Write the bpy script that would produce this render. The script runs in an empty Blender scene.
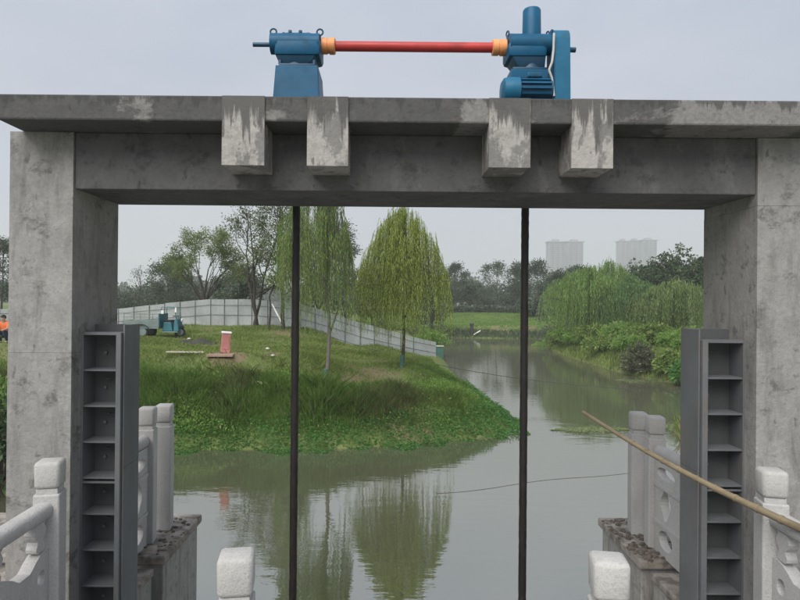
import bpy, bmesh, math, random
import numpy as np
from mathutils import Vector, Matrix
random.seed(7)
rng = np.random.default_rng(11)
R = math.radians
S = bpy.context.scene
C = S.collection

# ------------------------------------------------------------------ camera, sky, sun, exposure
EYE = 4.0                                   # height of the eye above the water (z = 0)
F = 600.0                                   # focal length in pixels of an 800 px wide picture
YAW, ROLL, PITCH = 0.0, 0.0088, math.atan(2/600)
PPX = 387.0                                 # the optical axis lies a little left of the middle (the picture is cropped)
fw = Vector((math.sin(YAW)*math.cos(PITCH), math.cos(YAW)*math.cos(PITCH), math.sin(PITCH)))
rt0 = Vector((math.cos(YAW), -math.sin(YAW), 0))
up0 = rt0.cross(fw)
rt = rt0*math.cos(ROLL) + up0*math.sin(ROLL)
up = up0*math.cos(ROLL) - rt0*math.sin(ROLL)
cam_data = bpy.data.cameras.new('camera')
cam = bpy.data.objects.new('camera', cam_data); C.objects.link(cam)
cam.matrix_world = Matrix(((rt.x, up.x, -fw.x, 0), (rt.y, up.y, -fw.y, 0), (rt.z, up.z, -fw.z, EYE), (0, 0, 0, 1)))
cam_data.sensor_width = 36; cam_data.lens = 36*F/800
cam_data.shift_x = (400-PPX)/800
cam_data.clip_start = 0.05; cam_data.clip_end = 6000
S.camera = cam

SUN_EL, SUN_AZ = R(47), R(205)              # behind the camera, a little to the left; azimuth from +Y clockwise
world = bpy.data.worlds.new('World'); S.world = world; world.use_nodes = True
wn = world.node_tree; wn.nodes.clear()
def wnode(t, **k):
    n = wn.nodes.new(t)
    for a, b in k.items(): setattr(n, a, b)
    return n
w_out = wnode('ShaderNodeOutputWorld'); w_bg = wnode('ShaderNodeBackground')
sky = wnode('ShaderNodeTexSky', sky_type='NISHITA'); sky.sun_disc = False
sky.sun_elevation = SUN_EL; sky.sun_rotation = SUN_AZ
sky.air_density = 1.0; sky.dust_density = 4.0; sky.ozone_density = 1.0
w_tc = wnode('ShaderNodeTexCoord')
w_map = wnode('ShaderNodeMapping'); w_map.inputs['Scale'].default_value = (1.0, 1.0, 2.6)
w_noise = wnode('ShaderNodeTexNoise'); w_noise.inputs['Scale'].default_value = 2.3; w_noise.inputs['Detail'].default_value = 4; w_noise.inputs['Roughness'].default_value = .5
w_ramp = wnode('ShaderNodeValToRGB')
w_ramp.color_ramp.elements[0].position = .30; w_ramp.color_ramp.elements[0].color = (2.72, 3.24, 4.28, 1)
w_ramp.color_ramp.elements[1].position = .70; w_ramp.color_ramp.elements[1].color = (4.35, 4.66, 5.36, 1)
w_mix = wnode('ShaderNodeMix', data_type='RGBA'); w_mix.inputs['Factor'].default_value = .90   # the cloud layer over the clear sky
L = wn.links.new
L(w_tc.outputs['Generated'], w_map.inputs['Vector']); L(w_map.outputs['Vector'], w_noise.inputs['Vector'])
L(w_noise.outputs['Fac'], w_ramp.inputs['Fac'])
w_sep = wnode('ShaderNodeSeparateXYZ'); L(w_tc.outputs['Generated'], w_sep.inputs[0])
w_el = wnode('ShaderNodeMapRange'); w_el.inputs['From Min'].default_value = .0; w_el.inputs['From Max'].default_value = .55
w_el.inputs['To Min'].default_value = .75; w_el.inputs['To Max'].default_value = 0
L(w_sep.outputs['Z'], w_el.inputs['Value'])
w_hor = wnode('ShaderNodeMix', data_type='RGBA'); w_hor.inputs['B'].default_value = (4.58, 4.68, 5.06, 1)     # thinner, whiter cloud low down
L(w_el.outputs['Result'], w_hor.inputs['Factor']); L(w_ramp.outputs['Color'], w_hor.inputs['A'])
L(sky.outputs['Color'], w_mix.inputs['A']); L(w_hor.outputs['Result'], w_mix.inputs['B'])
L(w_mix.outputs['Result'], w_bg.inputs['Color']); w_bg.inputs['Strength'].default_value = .050
L(w_bg.outputs['Background'], w_out.inputs['Surface'])

sun_d = bpy.data.lights.new('sun', 'SUN'); sun_d.energy = 1.5; sun_d.angle = R(50); sun_d.color = (1, .965, .91)
sun = bpy.data.objects.new('sun', sun_d); C.objects.link(sun)
sd = Vector((math.sin(SUN_AZ)*math.cos(SUN_EL), math.cos(SUN_AZ)*math.cos(SUN_EL), math.sin(SUN_EL)))
sun.rotation_euler = sd.to_track_quat('Z', 'Y').to_euler()

S.view_settings.view_transform = 'Standard'; S.view_settings.look = 'None'
S.view_settings.gamma = 1; S.view_settings.exposure = 1.53
S.render.engine = 'CYCLES'
S.cycles.use_denoising = True
S.cycles.max_bounces = 6; S.cycles.transparent_max_bounces = 6; S.cycles.volume_bounces = 1
S.cycles.use_adaptive_sampling = True

def ray(px, py):
    return fw + rt*((px-PPX)/F) - up*((py-300)/F)
def pt(px, py, Y):
    """the world point that lies Y metres ahead and is seen at a given place of the photograph"""
    d = ray(px, py); t = Y/d.y
    return Vector((0, 0, EYE)) + d*t
def px_of(x, y, z):
    v = Vector((x, y, z-EYE)); k = v.dot(fw)
    return PPX+F*v.dot(rt)/k, 300-F*v.dot(up)/k

# ------------------------------------------------------------------ materials
def newmat(name):
    m = bpy.data.materials.new(name); m.use_nodes = True
    nt = m.node_tree; nt.nodes.clear()
    out = nt.nodes.new('ShaderNodeOutputMaterial'); p = nt.nodes.new('ShaderNodeBsdfPrincipled')
    nt.links.new(p.outputs[0], out.inputs[0])
    return m, nt, p, out
def N(nt, t, ins=None, **k):
    n = nt.nodes.new(t)
    for a, b in k.items(): setattr(n, a, b)
    for a, b in (ins or {}).items(): n.inputs[a].default_value = b
    return n
def noise(nt, scale, detail=5, rough=.6, stretch=(1, 1, 1), dist=0, space='Object'):
    tc = N(nt, 'ShaderNodeTexCoord'); mp = N(nt, 'ShaderNodeMapping', {'Scale': stretch})
    n = N(nt, 'ShaderNodeTexNoise', {'Scale': scale, 'Detail': detail, 'Roughness': rough, 'Distortion': dist})
    nt.links.new(tc.outputs[space], mp.inputs['Vector']); nt.links.new(mp.outputs['Vector'], n.inputs['Vector'])
    return n.outputs['Fac']
def ramp(nt, fac, a, b, ca=0, cb=1):
    r = N(nt, 'ShaderNodeMapRange', {'From Min': a, 'From Max': b, 'To Min': ca, 'To Max': cb}); r.clamp = True
    nt.links.new(fac, r.inputs['Value']); return r.outputs['Result']
def mixc(nt, fac, a, b, mode='MIX'):
    m = N(nt, 'ShaderNodeMix', data_type='RGBA', blend_type=mode)
    for sock, v in (('Factor', fac), ('A', a), ('B', b)):
        if hasattr(v, 'links') or hasattr(v, 'is_linked'): nt.links.new(v, m.inputs[sock])
        elif sock == 'Factor': m.inputs[sock].default_value = v
        else: m.inputs[sock].default_value = (*v, 1)
    return m.outputs['Result']
def bump(nt, p, h, strength=.3, dist=.01):
    b = N(nt, 'ShaderNodeBump', {'Strength': strength, 'Distance': dist})
    nt.links.new(h, b.inputs['Height']); nt.links.new(b.outputs['Normal'], p.inputs['Normal'])

def concrete(name, base, dark, pale, pale_amt=.5, stain_amt=.6, streak=(6, 6, .9), pale_streak=(3, 3, 1.2), pale_lo=.56, drip=None, blotch=.6, lime=()):
    """weathered cast concrete: mottled grey, dark rain streaks, pale lime patches, pinholes, board lines, drips from an upper edge"""
    m, nt, p, _ = newmat(name)
    big = noise(nt, 1.3, 6, .65); fine = noise(nt, 38, 4, .7); mid = noise(nt, 7, 6, .7)
    c = mixc(nt, ramp(nt, big, .3, .7), base, tuple(v*1.25 for v in base))
    c = mixc(nt, ramp(nt, mid, .42, .75, 0, .55), c, tuple(v*.70 for v in base))
    pl = noise(nt, 1.5, 8, .68, pale_streak, .15)
    for (lx, lr) in lime:                              # lime bloom where the face was patched
        gl = N(nt, 'ShaderNodeNewGeometry'); sl = N(nt, 'ShaderNodeSeparateXYZ'); nt.links.new(gl.outputs['Position'], sl.inputs[0])
        d1 = N(nt, 'ShaderNodeMath', {1: lx}, operation='SUBTRACT'); d2 = N(nt, 'ShaderNodeMath', operation='ABSOLUTE'); nt.links.new(sl.outputs['X'], d1.inputs[0]); nt.links.new(d1.outputs[0], d2.inputs[0])
        b_ = ramp(nt, d2.outputs[0], lr*.5, lr*1.2, .21, 0); d3 = N(nt, 'ShaderNodeMath', operation='ADD'); nt.links.new(pl, d3.inputs[0]); nt.links.new(b_, d3.inputs[1]); pl = d3.outputs[0]
    c = mixc(nt, ramp(nt, pl, pale_lo, pale_lo+.05, 0, pale_amt), c, pale)
    st = noise(nt, 1.0, 6, .7, streak, .3)
    if drip:                                          # dark wet runs starting at height drip[0], fading over drip[1] metres
        g = N(nt, 'ShaderNodeNewGeometry'); sx = N(nt, 'ShaderNodeSeparateXYZ'); nt.links.new(g.outputs['Position'], sx.inputs[0])
        e = ramp(nt, sx.outputs['Z'], drip[0]-drip[1], drip[0], -.16, .16)
        a = N(nt, 'ShaderNodeMath', operation='ADD'); nt.links.new(st, a.inputs[0]); nt.links.new(e, a.inputs[1])
        c = mixc(nt, ramp(nt, a.outputs[0], .50, .58, 0, stain_amt), c, dark)
    else: c = mixc(nt, ramp(nt, st, .5, .68, 0, stain_amt), c, dark)
    c = mixc(nt, ramp(nt, fine, .35, .7, 0, .4), c, tuple(v*.6 for v in base))
    bl = noise(nt, 5.5, 8, .78, (1, 1, 1.3), .2)
    c = mixc(nt, ramp(nt, bl, .545, .64, 0, blotch), c, tuple(v*.42 for v in base))
    spots = noise(nt, 16, 3, .5, (1, 1, .55))
    c = mixc(nt, ramp(nt, spots, .66, .72, 0, .6), c, tuple(v*.35 for v in base))
    nt.links.new(c, p.inputs['Base Color'])
    p.inputs['Roughness'].default_value = .9; p.inputs['Specular IOR Level'].default_value = .25
    w = N(nt, 'ShaderNodeTexWave', {'Scale': 2.2, 'Distortion': 1.2, 'Detail': 2}, bands_direction='Z')
    tc = N(nt, 'ShaderNodeTexCoord'); nt.links.new(tc.outputs['Object'], w.inputs['Vector'])
    h = N(nt, 'ShaderNodeMath', operation='ADD'); k = N(nt, 'ShaderNodeMath', {1: .12}, operation='MULTIPLY')
    nt.links.new(w.outputs['Fac'], k.inputs[0]); nt.links.new(fine, h.inputs[0]); nt.links.new(k.outputs[0], h.inputs[1])
    bump(nt, p, h.outputs[0], .45, .012)
    return m
def paint(name, base, rough=.45, wear=None, wear_amt=.5, scale=9, metallic=0, spec=.4, stretch=(1, 1, 1), lo=.55, hi=.7):
    m, nt, p, _ = newmat(name)
    n1 = noise(nt, scale, 6, .65, stretch); n2 = noise(nt, scale*6, 3, .6)
    c = mixc(nt, ramp(nt, noise(nt, scale*.35, 4, .6), .3, .7), tuple(v*.8 for v in base), tuple(min(1, v*1.18) for v in base))
    if wear: c = mixc(nt, ramp(nt, n1, lo, hi, 0, wear_amt), c, wear)
    c = mixc(nt, ramp(nt, n2, .4, .75, 0, .25), c, tuple(v*.6 for v in base))
    nt.links.new(c, p.inputs['Base Color'])
    nt.links.new(ramp(nt, n1, .3, .7, rough*.8, min(1, rough*1.3)), p.inputs['Roughness'])
    p.inputs['Metallic'].default_value = metallic; p.inputs['Specular IOR Level'].default_value = spec
    bump(nt, p, n2, .15, .004)
    return m
def foliage(name, a, b, third=None, third_amt=.15, trans=.35, scale=.6, tress=0):
    """leaf material: a to b by leaf, large-scale drift of hue, some leaves of a third colour, light passing through"""
    m, nt, p, out = newmat(name)
    g = N(nt, 'ShaderNodeNewGeometry'); rnd = g.outputs['Random Per Island']
    c = mixc(nt, rnd, a, b)
    big = noise(nt, scale, 3, .55)
    c = mixc(nt, ramp(nt, big, .4, .65, 0, .55), c, tuple(v*.62 for v in a))
    if tress:                                          # twigs differ from one another: older and younger leaf along the hanging strands
        tn = noise(nt, tress, 3, .6, (1, 1, .07)); c = mixc(nt, ramp(nt, tn, .38, .62, .25, 0), c, tuple(v*.55 for v in a))
    if third:
        m2 = N(nt, 'ShaderNodeMath', {1: 7.31}, operation='MULTIPLY'); fr = N(nt, 'ShaderNodeMath', operation='FRACT')
        nt.links.new(rnd, m2.inputs[0]); nt.links.new(m2.outputs[0], fr.inputs[0])
        c = mixc(nt, ramp(nt, fr.outputs[0], 1-third_amt, 1-third_amt+.01), c, third)
    p.inputs['Roughness'].default_value = .6; p.inputs['Specular IOR Level'].default_value = .25
    nt.links.new(c, p.inputs['Base Color'])
    t = N(nt, 'ShaderNodeBsdfTranslucent'); nt.links.new(c, t.inputs['Color'])
    mx = N(nt, 'ShaderNodeMixShader', {'Fac': trans})
    nt.links.new(p.outputs[0], mx.inputs[1]); nt.links.new(t.outputs[0], mx.inputs[2]); nt.links.new(mx.outputs[0], out.inputs[0])
    return m

M = {}
M['conc_col'] = concrete('column_concrete', (.268, .261, .249), (.105, .102, .098), (.36, .35, .335), .6, .6, (7, 7, 1.6), (1.2, 1.2, 1.0), .54, None, .85)
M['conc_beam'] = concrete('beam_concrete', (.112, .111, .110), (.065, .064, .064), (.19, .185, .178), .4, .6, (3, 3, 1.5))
M['conc_slab'] = concrete('slab_concrete', (.094, .093, .092), (.056, .056, .056), (.27, .26, .247), .8, .75, (14, 14, 1.5), (.8, .8, 1.8), .575, (5.30, .12), .5, ((-1.60, .17), (2.3, .45), (.55, .12), (-.33, .1)))
M['conc_corbel'] = concrete('corbel_concrete', (.20, .195, .187), (.085, .084, .082), (.42, .40, .37), .9, .9, (16, 16, 1.6), (4, 4, 2.0), .46, (5.26, .34), .35)
M['abut'] = concrete('abutment_concrete', (.31, .30, .28), (.11, .105, .09), (.43, .42, .39), .5, .8, (9, 9, 1.0))
def granite(name, base):
    """bush-hammered pale granite: fine salt-and-pepper grain, faint grey weathering, rough surface"""
    m, nt, p, _ = newmat(name)
    a = noise(nt, 3.5, 6, .65, (1, 1, .5)); g = noise(nt, 150, 2, .5); g2 = noise(nt, 60, 3, .7)
    c = mixc(nt, ramp(nt, a, .42, .70, 0, .5), base, tuple(v*.62 for v in base))
    c = mixc(nt, ramp(nt, g, .55, .62, 0, .32), c, tuple(v*.5 for v in base))
    c = mixc(nt, ramp(nt, g2, .5, .68, 0, .35), c, tuple(v*.6 for v in base))
    nt.links.new(c, p.inputs['Base Color']); p.inputs['Roughness'].default_value = .85; p.inputs['Specular IOR Level'].default_value = .25
    bump(nt, p, g2, .6, .006)
    return m
M['granite'] = granite('pale_granite', (.46, .452, .44)); M['granite_cap'] = granite('pale_granite_caps', (.47, .46, .44))
M['stone'] = paint('dirty_stone', (.31, .28, .245), .9, (.11, .095, .075), .85, 9, lo=.42, hi=.6)
M['rubble'] = paint('mortar_rubble', (.15, .125, .105), .95, (.07, .06, .05), .8, 14, lo=.42, hi=.6)
M['steel'] = paint('grey_painted_steel', (.120, .127, .134), .5, (.18, .135, .10), .55, 7, spec=.4, lo=.5, hi=.75, stretch=(1.6, 1.6, .35))
M['steel_web'] = paint('grey_steel_web', (.075, .078, .08), .55, (.125, .12, .112), .5, 7)
M['rod'] = paint('greased_black_steel', (.018, .015, .014), .45, (.05, .032, .022), .5, 20)
M['blue'] = paint('blue_machine_paint', (.008, .090, .180), .42, (.022, .05, .07), .75, 10, spec=.22, lo=.56, hi=.75)
M['blue_dark'] = paint('dark_blue_machine_paint', (.011, .060, .115), .42, (.02, .03, .04), .5, 8)
M['blue_light'] = paint('pale_blue_machine_paint', (.014, .125, .225), .42, (.03, .06, .08), .5, 8, spec=.25)
M['red'] = paint('red_shaft_paint', (.48, .045, .04), .4, (.22, .03, .03), .6, 10, stretch=(.4, 1, 1))
M['orange'] = paint('orange_paint', (.78, .32, .12), .5, (.45, .16, .06), .5, 14)
M['white'] = paint('white_paint', (.78, .78, .76), .5, (.4, .38, .35), .4, 9)
M['bamboo'] = paint('weathered_bamboo', (.235, .19, .12), .6, (.10, .075, .042), .7, 12, stretch=(.25, .25, 1))
M['bark'] = paint('grey_brown_bark', (.085, .07, .056), .95, (.035, .03, .025), .7, 12, stretch=(1, 1, .3))
M['bark_dark'] = paint('dark_bark', (.05, .042, .036), .95, (.025, .022, .02), .7, 12, stretch=(1, 1, .3))
M['bark_pale'] = paint('pale_bark', (.15, .135, .115), .95, (.06, .055, .05), .7, 10, stretch=(1, 1, .3))
M['wrap'] = paint('green_trunk_wrap', (.05, .13, .10), .8, (.03, .06, .05), .5, 12)
M['sheet'] = paint('pale_grey_sheet_metal', (.60, .62, .62), .55, (.43, .44, .43), .6, 1.6, stretch=(1, 1, .35), lo=.5, hi=.7)
M['fence_post'] = paint('dark_fence_steel', (.10, .11, .11), .6, (.07, .05, .04), .5, 9)
M['teal'] = paint('teal_vehicle_paint', (.025, .14, .17), .45, (.05, .07, .075), .5, 6)
M['bed'] = paint('grey_green_bed_paint', (.17, .215, .205), .5, (.1, .1, .09), .6, 5)
M['rubber'] = paint('black_rubber', (.022, .022, .023), .85, (.06, .055, .05), .5, 12)
M['pink'] = paint('faded_pink_paint', (.46, .19, .175), .7, (.32, .16, .15), .6, 7)
M['brickpad'] = paint('pinkish_concrete_pad', (.33, .22, .17), .9, (.2, .17, .12), .6, 6)
M['plank'] = paint('bleached_board', (.44, .40, .33), .85, (.24, .21, .16), .6, 8)
M['litter'] = paint('dull_white_plastic', (.50, .49, .46), .6, (.3, .28, .25), .5, 12)
M['tarp'] = paint('dark_tarpaulin', (.04, .038, .036), .7, (.09, .07, .05), .6, 4)
M['skin'] = paint('skin', (.45, .27, .19), .6)
M['vest'] = paint('orange_cloth', (.72, .16, .05), .8)
M['trousers'] = paint('dark_blue_cloth', (.03, .04, .075), .85)
M['hair'] = paint('black_hair', (.015, .013, .012), .7)
M['tower'] = paint('pale_tower_render', (.24, .24, .245), .8, (.19, .19, .19), .4, .1)
M['tower_win'] = paint('tower_glazing', (.07, .08, .095), .4, None, 0, .1)
mg, nt, p, _ = newmat('clear_glass'); p.inputs['Base Color'].default_value = (.75, .8, .8, 1); p.inputs['Roughness'].default_value = .05
p.inputs['Transmission Weight'].default_value = .85; M['glass'] = mg

M['willow'] = foliage('willow_leaf', (.36, .47, .07), (.52, .62, .14), (.54, .60, .22), .22, .6, .6, 5)
M['willow2'] = foliage('young_willow_leaf', (.20, .33, .06), (.32, .46, .115), (.38, .46, .17), .12, .52, .6, 5)
M['willow_r'] = foliage('right_willow_leaf', (.18, .32, .07), (.30, .46, .125), (.35, .47, .17), .12, .5, .35, 2.2)
M['willow_dark'] = foliage('bluish_willow_leaf', (.11, .225, .07), (.19, .33, .115), (.25, .35, .14), .1, .45, .35, 2.2)
M['willow_pale'] = foliage('pale_willow_leaf', (.18, .28, .085), (.29, .40, .14), (.33, .41, .17), .14, .5, .35, 2.2)
M['broad_dark'] = foliage('dark_broad_leaf', (.04, .078, .03), (.08, .125, .048), (.085, .065, .04), .08, .2, .5)
M['tree_olive'] = foliage('olive_leaf', (.15, .21, .06), (.23, .295, .095), (.2, .16, .09), .15, .4)
M['tree_sparse'] = foliage('sparse_leaf', (.10, .135, .055), (.165, .205, .08), (.15, .12, .07), .15, .35)
M['far_tree'] = foliage('far_tree_leaf', (.085, .125, .078), (.145, .185, .11), (.17, .18, .14), .10, .4, .25)
M['far_dark'] = foliage('far_dark_leaf', (.075, .105, .07), (.125, .16, .10), (.15, .135, .11), .10, .35, .25)
M['shrub'] = foliage('shrub_leaf', (.11, .195, .04), (.20, .28, .065), (.27, .27, .11), .10, .35)
M['spiky'] = foliage('spiky_shrub_leaf', (.055, .08, .035), (.12, .14, .07), (.27, .25, .17), .22, .25)
M['grass'] = foliage('bank_grass_blades', (.18, .285, .055), (.31, .39, .105), (.37, .33, .18), .15, .5, .35)
M['reed'] = foliage('tall_weed_blades', (.17, .31, .06), (.29, .45, .11), (.36, .37, .18), .08, .6, .3)
M['dry'] = foliage('dry_weed_blades', (.17, .23, .075), (.28, .33, .12), (.32, .27, .16), .2, .6, .5)
M['cover'] = foliage('waterside_creeper_leaf', (.065, .18, .042), (.12, .28, .065), (.14, .28, .075), .10, .45, .7)
M['weed'] = foliage('floating_weed_leaf', (.11, .17, .05), (.21, .25, .10), (.30, .30, .17), .15, .1)
M['wood_far'] = foliage('distant_wood_leaf', (.055, .08, .06), (.095, .12, .08), None, 0, .2, .03)

# water: murky green-grey, a gentle ripple stretched across the view
m, nt, p, _ = newmat('canal_water')
mud = noise(nt, .13, 4, .6)
c = mixc(nt, ramp(nt, mud, .35, .65), (.080, .084, .052), (.094, .097, .065))
nt.links.new(c, p.inputs['Base Color'])
p.inputs['Roughness'].default_value = .02; p.inputs['IOR'].default_value = 5.0; p.inputs['Specular Tint'].default_value = (1, .985, .93, 1)
r1 = noise(nt, 1.2, 3, .5, (1.0, 3.0, 1)); r2 = noise(nt, .25, 2, .5, (1, 2.0, 1)); r3 = noise(nt, 6, 2, .5, (.8, 2.4, 1))
ad = N(nt, 'ShaderNodeMath', operation='MULTIPLY_ADD', ); ad.inputs[1].default_value = .9
nt.links.new(r1, ad.inputs[0]); nt.links.new(r2, ad.inputs[2])
ad2 = N(nt, 'ShaderNodeMath', operation='MULTIPLY_ADD'); ad2.inputs[1].default_value = .10
nt.links.new(r3, ad2.inputs[0]); nt.links.new(ad.outputs[0], ad2.inputs[2])
bump(nt, p, ad2.outputs[0], .07, .06)
M['water'] = m
SOIL = [(-2.5, 18.9, 1.1), (-3.4, 18.5, .8), (-1.2, 18.7, .8), (-5.3, 19.8, .9), (-4.2, 21.5, .7), (-7.5, 26.4, 1.6), (-1.0, 21, .8), (.6, 20, .8), (-6.2, 18.6, .7), (14.4, 28.6, 1.0)]
# ground: grassy soil
m, nt, p, _ = newmat('grassy_soil')
g1 = noise(nt, .45, 6, .65); g2 = noise(nt, 5, 5, .7); g3 = noise(nt, .12, 3, .5)
c = mixc(nt, ramp(nt, g2, .35, .65), (.11, .155, .045), (.175, .205, .07))
c = mixc(nt, ramp(nt, g3, .4, .62, 0, .5), c, (.10, .12, .055))
c = mixc(nt, ramp(nt, g1, .54, .64, 0, .8), c, (.20, .155, .10))
gp = N(nt, 'ShaderNodeNewGeometry'); worn = None
for (sx, sy, sr) in SOIL:                             # trodden and dug earth: patches with ragged rims
    vd = N(nt, 'ShaderNodeVectorMath', operation='DISTANCE'); vm = N(nt, 'ShaderNodeVectorMath', operation='MULTIPLY'); vm.inputs[1].default_value = (1, 1, 0)
    nt.links.new(gp.outputs['Position'], vm.inputs[0]); nt.links.new(vm.outputs[0], vd.inputs[0]); vd.inputs[1].default_value = (sx, sy, 0)
    rr_ = ramp(nt, vd.outputs['Value'], sr*.2, sr*1.3, .5, -.3); mx_ = N(nt, 'ShaderNodeMath', operation='MAXIMUM')
    if worn is None: worn = rr_
    else: nt.links.new(worn, mx_.inputs[0]); nt.links.new(rr_, mx_.inputs[1]); worn = mx_.outputs[0]
g5 = noise(nt, 2.6, 5, .7); ad_ = N(nt, 'ShaderNodeMath', operation='ADD'); nt.links.new(worn, ad_.inputs[0]); nt.links.new(g5, ad_.inputs[1])
c = mixc(nt, ramp(nt, ad_.outputs[0], .55, .72, 0, .85), c, (.21, .155, .105))
nt.links.new(c, p.inputs['Base Color']); p.inputs['Roughness'].default_value = .95; p.inputs['Specular IOR Level'].default_value = .1
bump(nt, p, g2, .8, .08)
M['ground'] = m

# ------------------------------------------------------------------ builders
def tag(o, label=None, cat=None, group=None, kind=None):
    if label: o['label'] = label
    if cat: o['category'] = cat
    if group: o['group'] = group
    if kind: o['kind'] = kind
    return o
def thing(name, label, cat, loc, group=None):
    o = bpy.data.objects.new(name, None); C.objects.link(o); o.location = loc
    o.empty_display_size = .2
    return tag(o, label, cat, group)
def origin_of(o):
    v = Vector((0, 0, 0))
    while o is not None:
        v += o.location; o = o.parent
    return v
class MB:
    """collects world-space shapes into one bmesh"""
    def __init__(s): s.b = bmesh.new()
    def box(s, x0, x1, y0, y1, z0, z1, bev=0):
        r = bmesh.ops.create_cube(s.b, size=1)['verts']
        for v in r: v.co = Vector((x0+(v.co.x+.5)*(x1-x0), y0+(v.co.y+.5)*(y1-y0), z0+(v.co.z+.5)*(z1-z0)))
        if bev:
            es = list({e for v in r for e in v.link_edges})
            bmesh.ops.bevel(s.b, geom=es, offset=bev, segments=2, affect='EDGES', profile=.5)
        return s
    def frustum(s, x0, x1, y0, y1, z0, X0, X1, Y0, Y1, z1, bev=0):
        vs = [s.b.verts.new(q) for q in ((x0,y0,z0),(x1,y0,z0),(x1,y1,z0),(x0,y1,z0),(X0,Y0,z1),(X1,Y0,z1),(X1,Y1,z1),(X0,Y1,z1))]
        fs = [s.b.faces.new([vs[i] for i in f]) for f in ((3,2,1,0),(4,5,6,7),(0,1,5,4),(1,2,6,5),(2,3,7,6),(3,0,4,7))]
        if bev: bmesh.ops.bevel(s.b, geom=list({e for f in fs for e in f.edges}), offset=bev, segments=2, affect='EDGES', profile=.5)
        return s
    def tube(s, a, b, r0, r1=None, n=16, cap=True):
        a, b = Vector(a), Vector(b); r1 = r0 if r1 is None else r1
        q = (b-a).to_track_quat('Z', 'Y'); rings = []
        for P, r in ((a, r0), (b, r1)):
            rings.append([s.b.verts.new(P + q @ Vector((math.cos(t)*r, math.sin(t)*r, 0))) for t in [2*math.pi*i/n for i in range(n)]])
        for i in range(n): s.b.faces.new([rings[0][i], rings[0][(i+1) % n], rings[1][(i+1) % n], rings[1][i]])
        if cap: s.b.faces.new(rings[0][::-1]); s.b.faces.new(rings[1])
        return s
    def lathe(s, base, axis, prof, n=24):
        """profile [(distance along axis, radius)...] turned about an axis"""
        base = Vector(base); q = Vector(axis).to_track_quat('Z', 'Y'); rings = []
        for h, r in prof:
            rings.append([s.b.verts.new(base + q @ Vector((math.cos(t)*r, math.sin(t)*r, h))) for t in [2*math.pi*i/n for i in range(n)]])
        for A, B in zip(rings, rings[1:]):
            for i in range(n): s.b.faces.new([A[i], A[(i+1) % n], B[(i+1) % n], B[i]])
        s.b.faces.new(rings[0][::-1]); s.b.faces.new(rings[-1])
        return s
    def torus(s, c, axis, Rr, r, n=14, k=8):
        c = Vector(c); q = Vector(axis).to_track_quat('Z', 'Y'); g = []
        for i in range(n):
            a = 2*math.pi*i/n
            g.append([s.b.verts.new(c + q @ Vector(((Rr+r*math.cos(b))*math.cos(a), (Rr+r*math.cos(b))*math.sin(a), r*math.sin(b)))) for b in [2*math.pi*j/k for j in range(k)]])
        for i in range(n):
            for j in range(k): s.b.faces.new([g[i][j], g[(i+1) % n][j], g[(i+1) % n][(j+1) % k], g[i][(j+1) % k]])
        return s
    def prism(s, loops, origin, U, V, W, thick):
        """2-D outline with holes (first loop is the outline), extruded"""
        b2 = bmesh.new()
        for lp in loops:
            vs = [b2.verts.new((u, v, 0)) for u, v in lp]
            for i in range(len(vs)): b2.edges.new((vs[i], vs[(i+1) % len(vs)]))
        bmesh.ops.triangle_fill(b2, use_beauty=True, use_dissolve=False, edges=b2.edges[:])
        r = bmesh.ops.extrude_face_region(b2, geom=b2.faces[:])
        for v in [g for g in r['geom'] if isinstance(g, bmesh.types.BMVert)]: v.co.z = thick
        bmesh.ops.recalc_face_normals(b2, faces=b2.faces[:])
        o, U, V, W = Vector(origin), Vector(U), Vector(V), Vector(W)
        mp = {v: s.b.verts.new(o + U*v.co.x + V*v.co.y + W*v.co.z) for v in b2.verts}
        for f in b2.faces: s.b.faces.new([mp[v] for v in f.verts])
        b2.free(); return s
    def build(s, name, mat, parent=None, smooth=None, at=None):
        me = bpy.data.meshes.new(name); o = bpy.data.objects.new(name, me); C.objects.link(o)
        bmesh.ops.recalc_face_normals(s.b, faces=s.b.faces[:])
        off = origin_of(parent) if parent else Vector((0, 0, 0))
        if at is not None: o.location = Vector(at)-off; off = Vector(at)
        bmesh.ops.translate(s.b, verts=s.b.verts[:], vec=-off)
        s.b.to_mesh(me); s.b.free()
        me.materials.append(mat)
        if parent: o.parent = parent
        if smooth:
            me.polygons.foreach_set('use_smooth', [True]*len(me.polygons))
            me.set_sharp_from_angle(angle=R(smooth))
        return o
def mesh_np(name, verts, faces, mat, parent=None, smooth=False):
    """verts (n,3) world, faces (m,k) all of one size"""
    me = bpy.data.meshes.new(name); n, (mf, k) = len(verts), faces.shape
    off = origin_of(parent) if parent else Vector((0, 0, 0))
    v = np.asarray(verts, dtype=np.float32) - np.array(off, dtype=np.float32)
    me.vertices.add(n); me.vertices.foreach_set('co', v.ravel())
    me.loops.add(mf*k); me.loops.foreach_set('vertex_index', faces.astype(np.int32).ravel())
    me.polygons.add(mf); me.polygons.foreach_set('loop_start', np.arange(0, mf*k, k, dtype=np.int32))
    me.polygons.foreach_set('loop_total', np.full(mf, k, dtype=np.int32))
    if smooth: me.polygons.foreach_set('use_smooth', np.ones(mf, dtype=bool))
    me.update(calc_edges=True); me.validate()
    me.materials.append(mat)
    o = bpy.data.objects.new(name, me); C.objects.link(o)
    if parent: o.parent = parent
    return o
def unit(a): return a/np.maximum(np.linalg.norm(a, axis=-1, keepdims=True), 1e-9)
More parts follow.
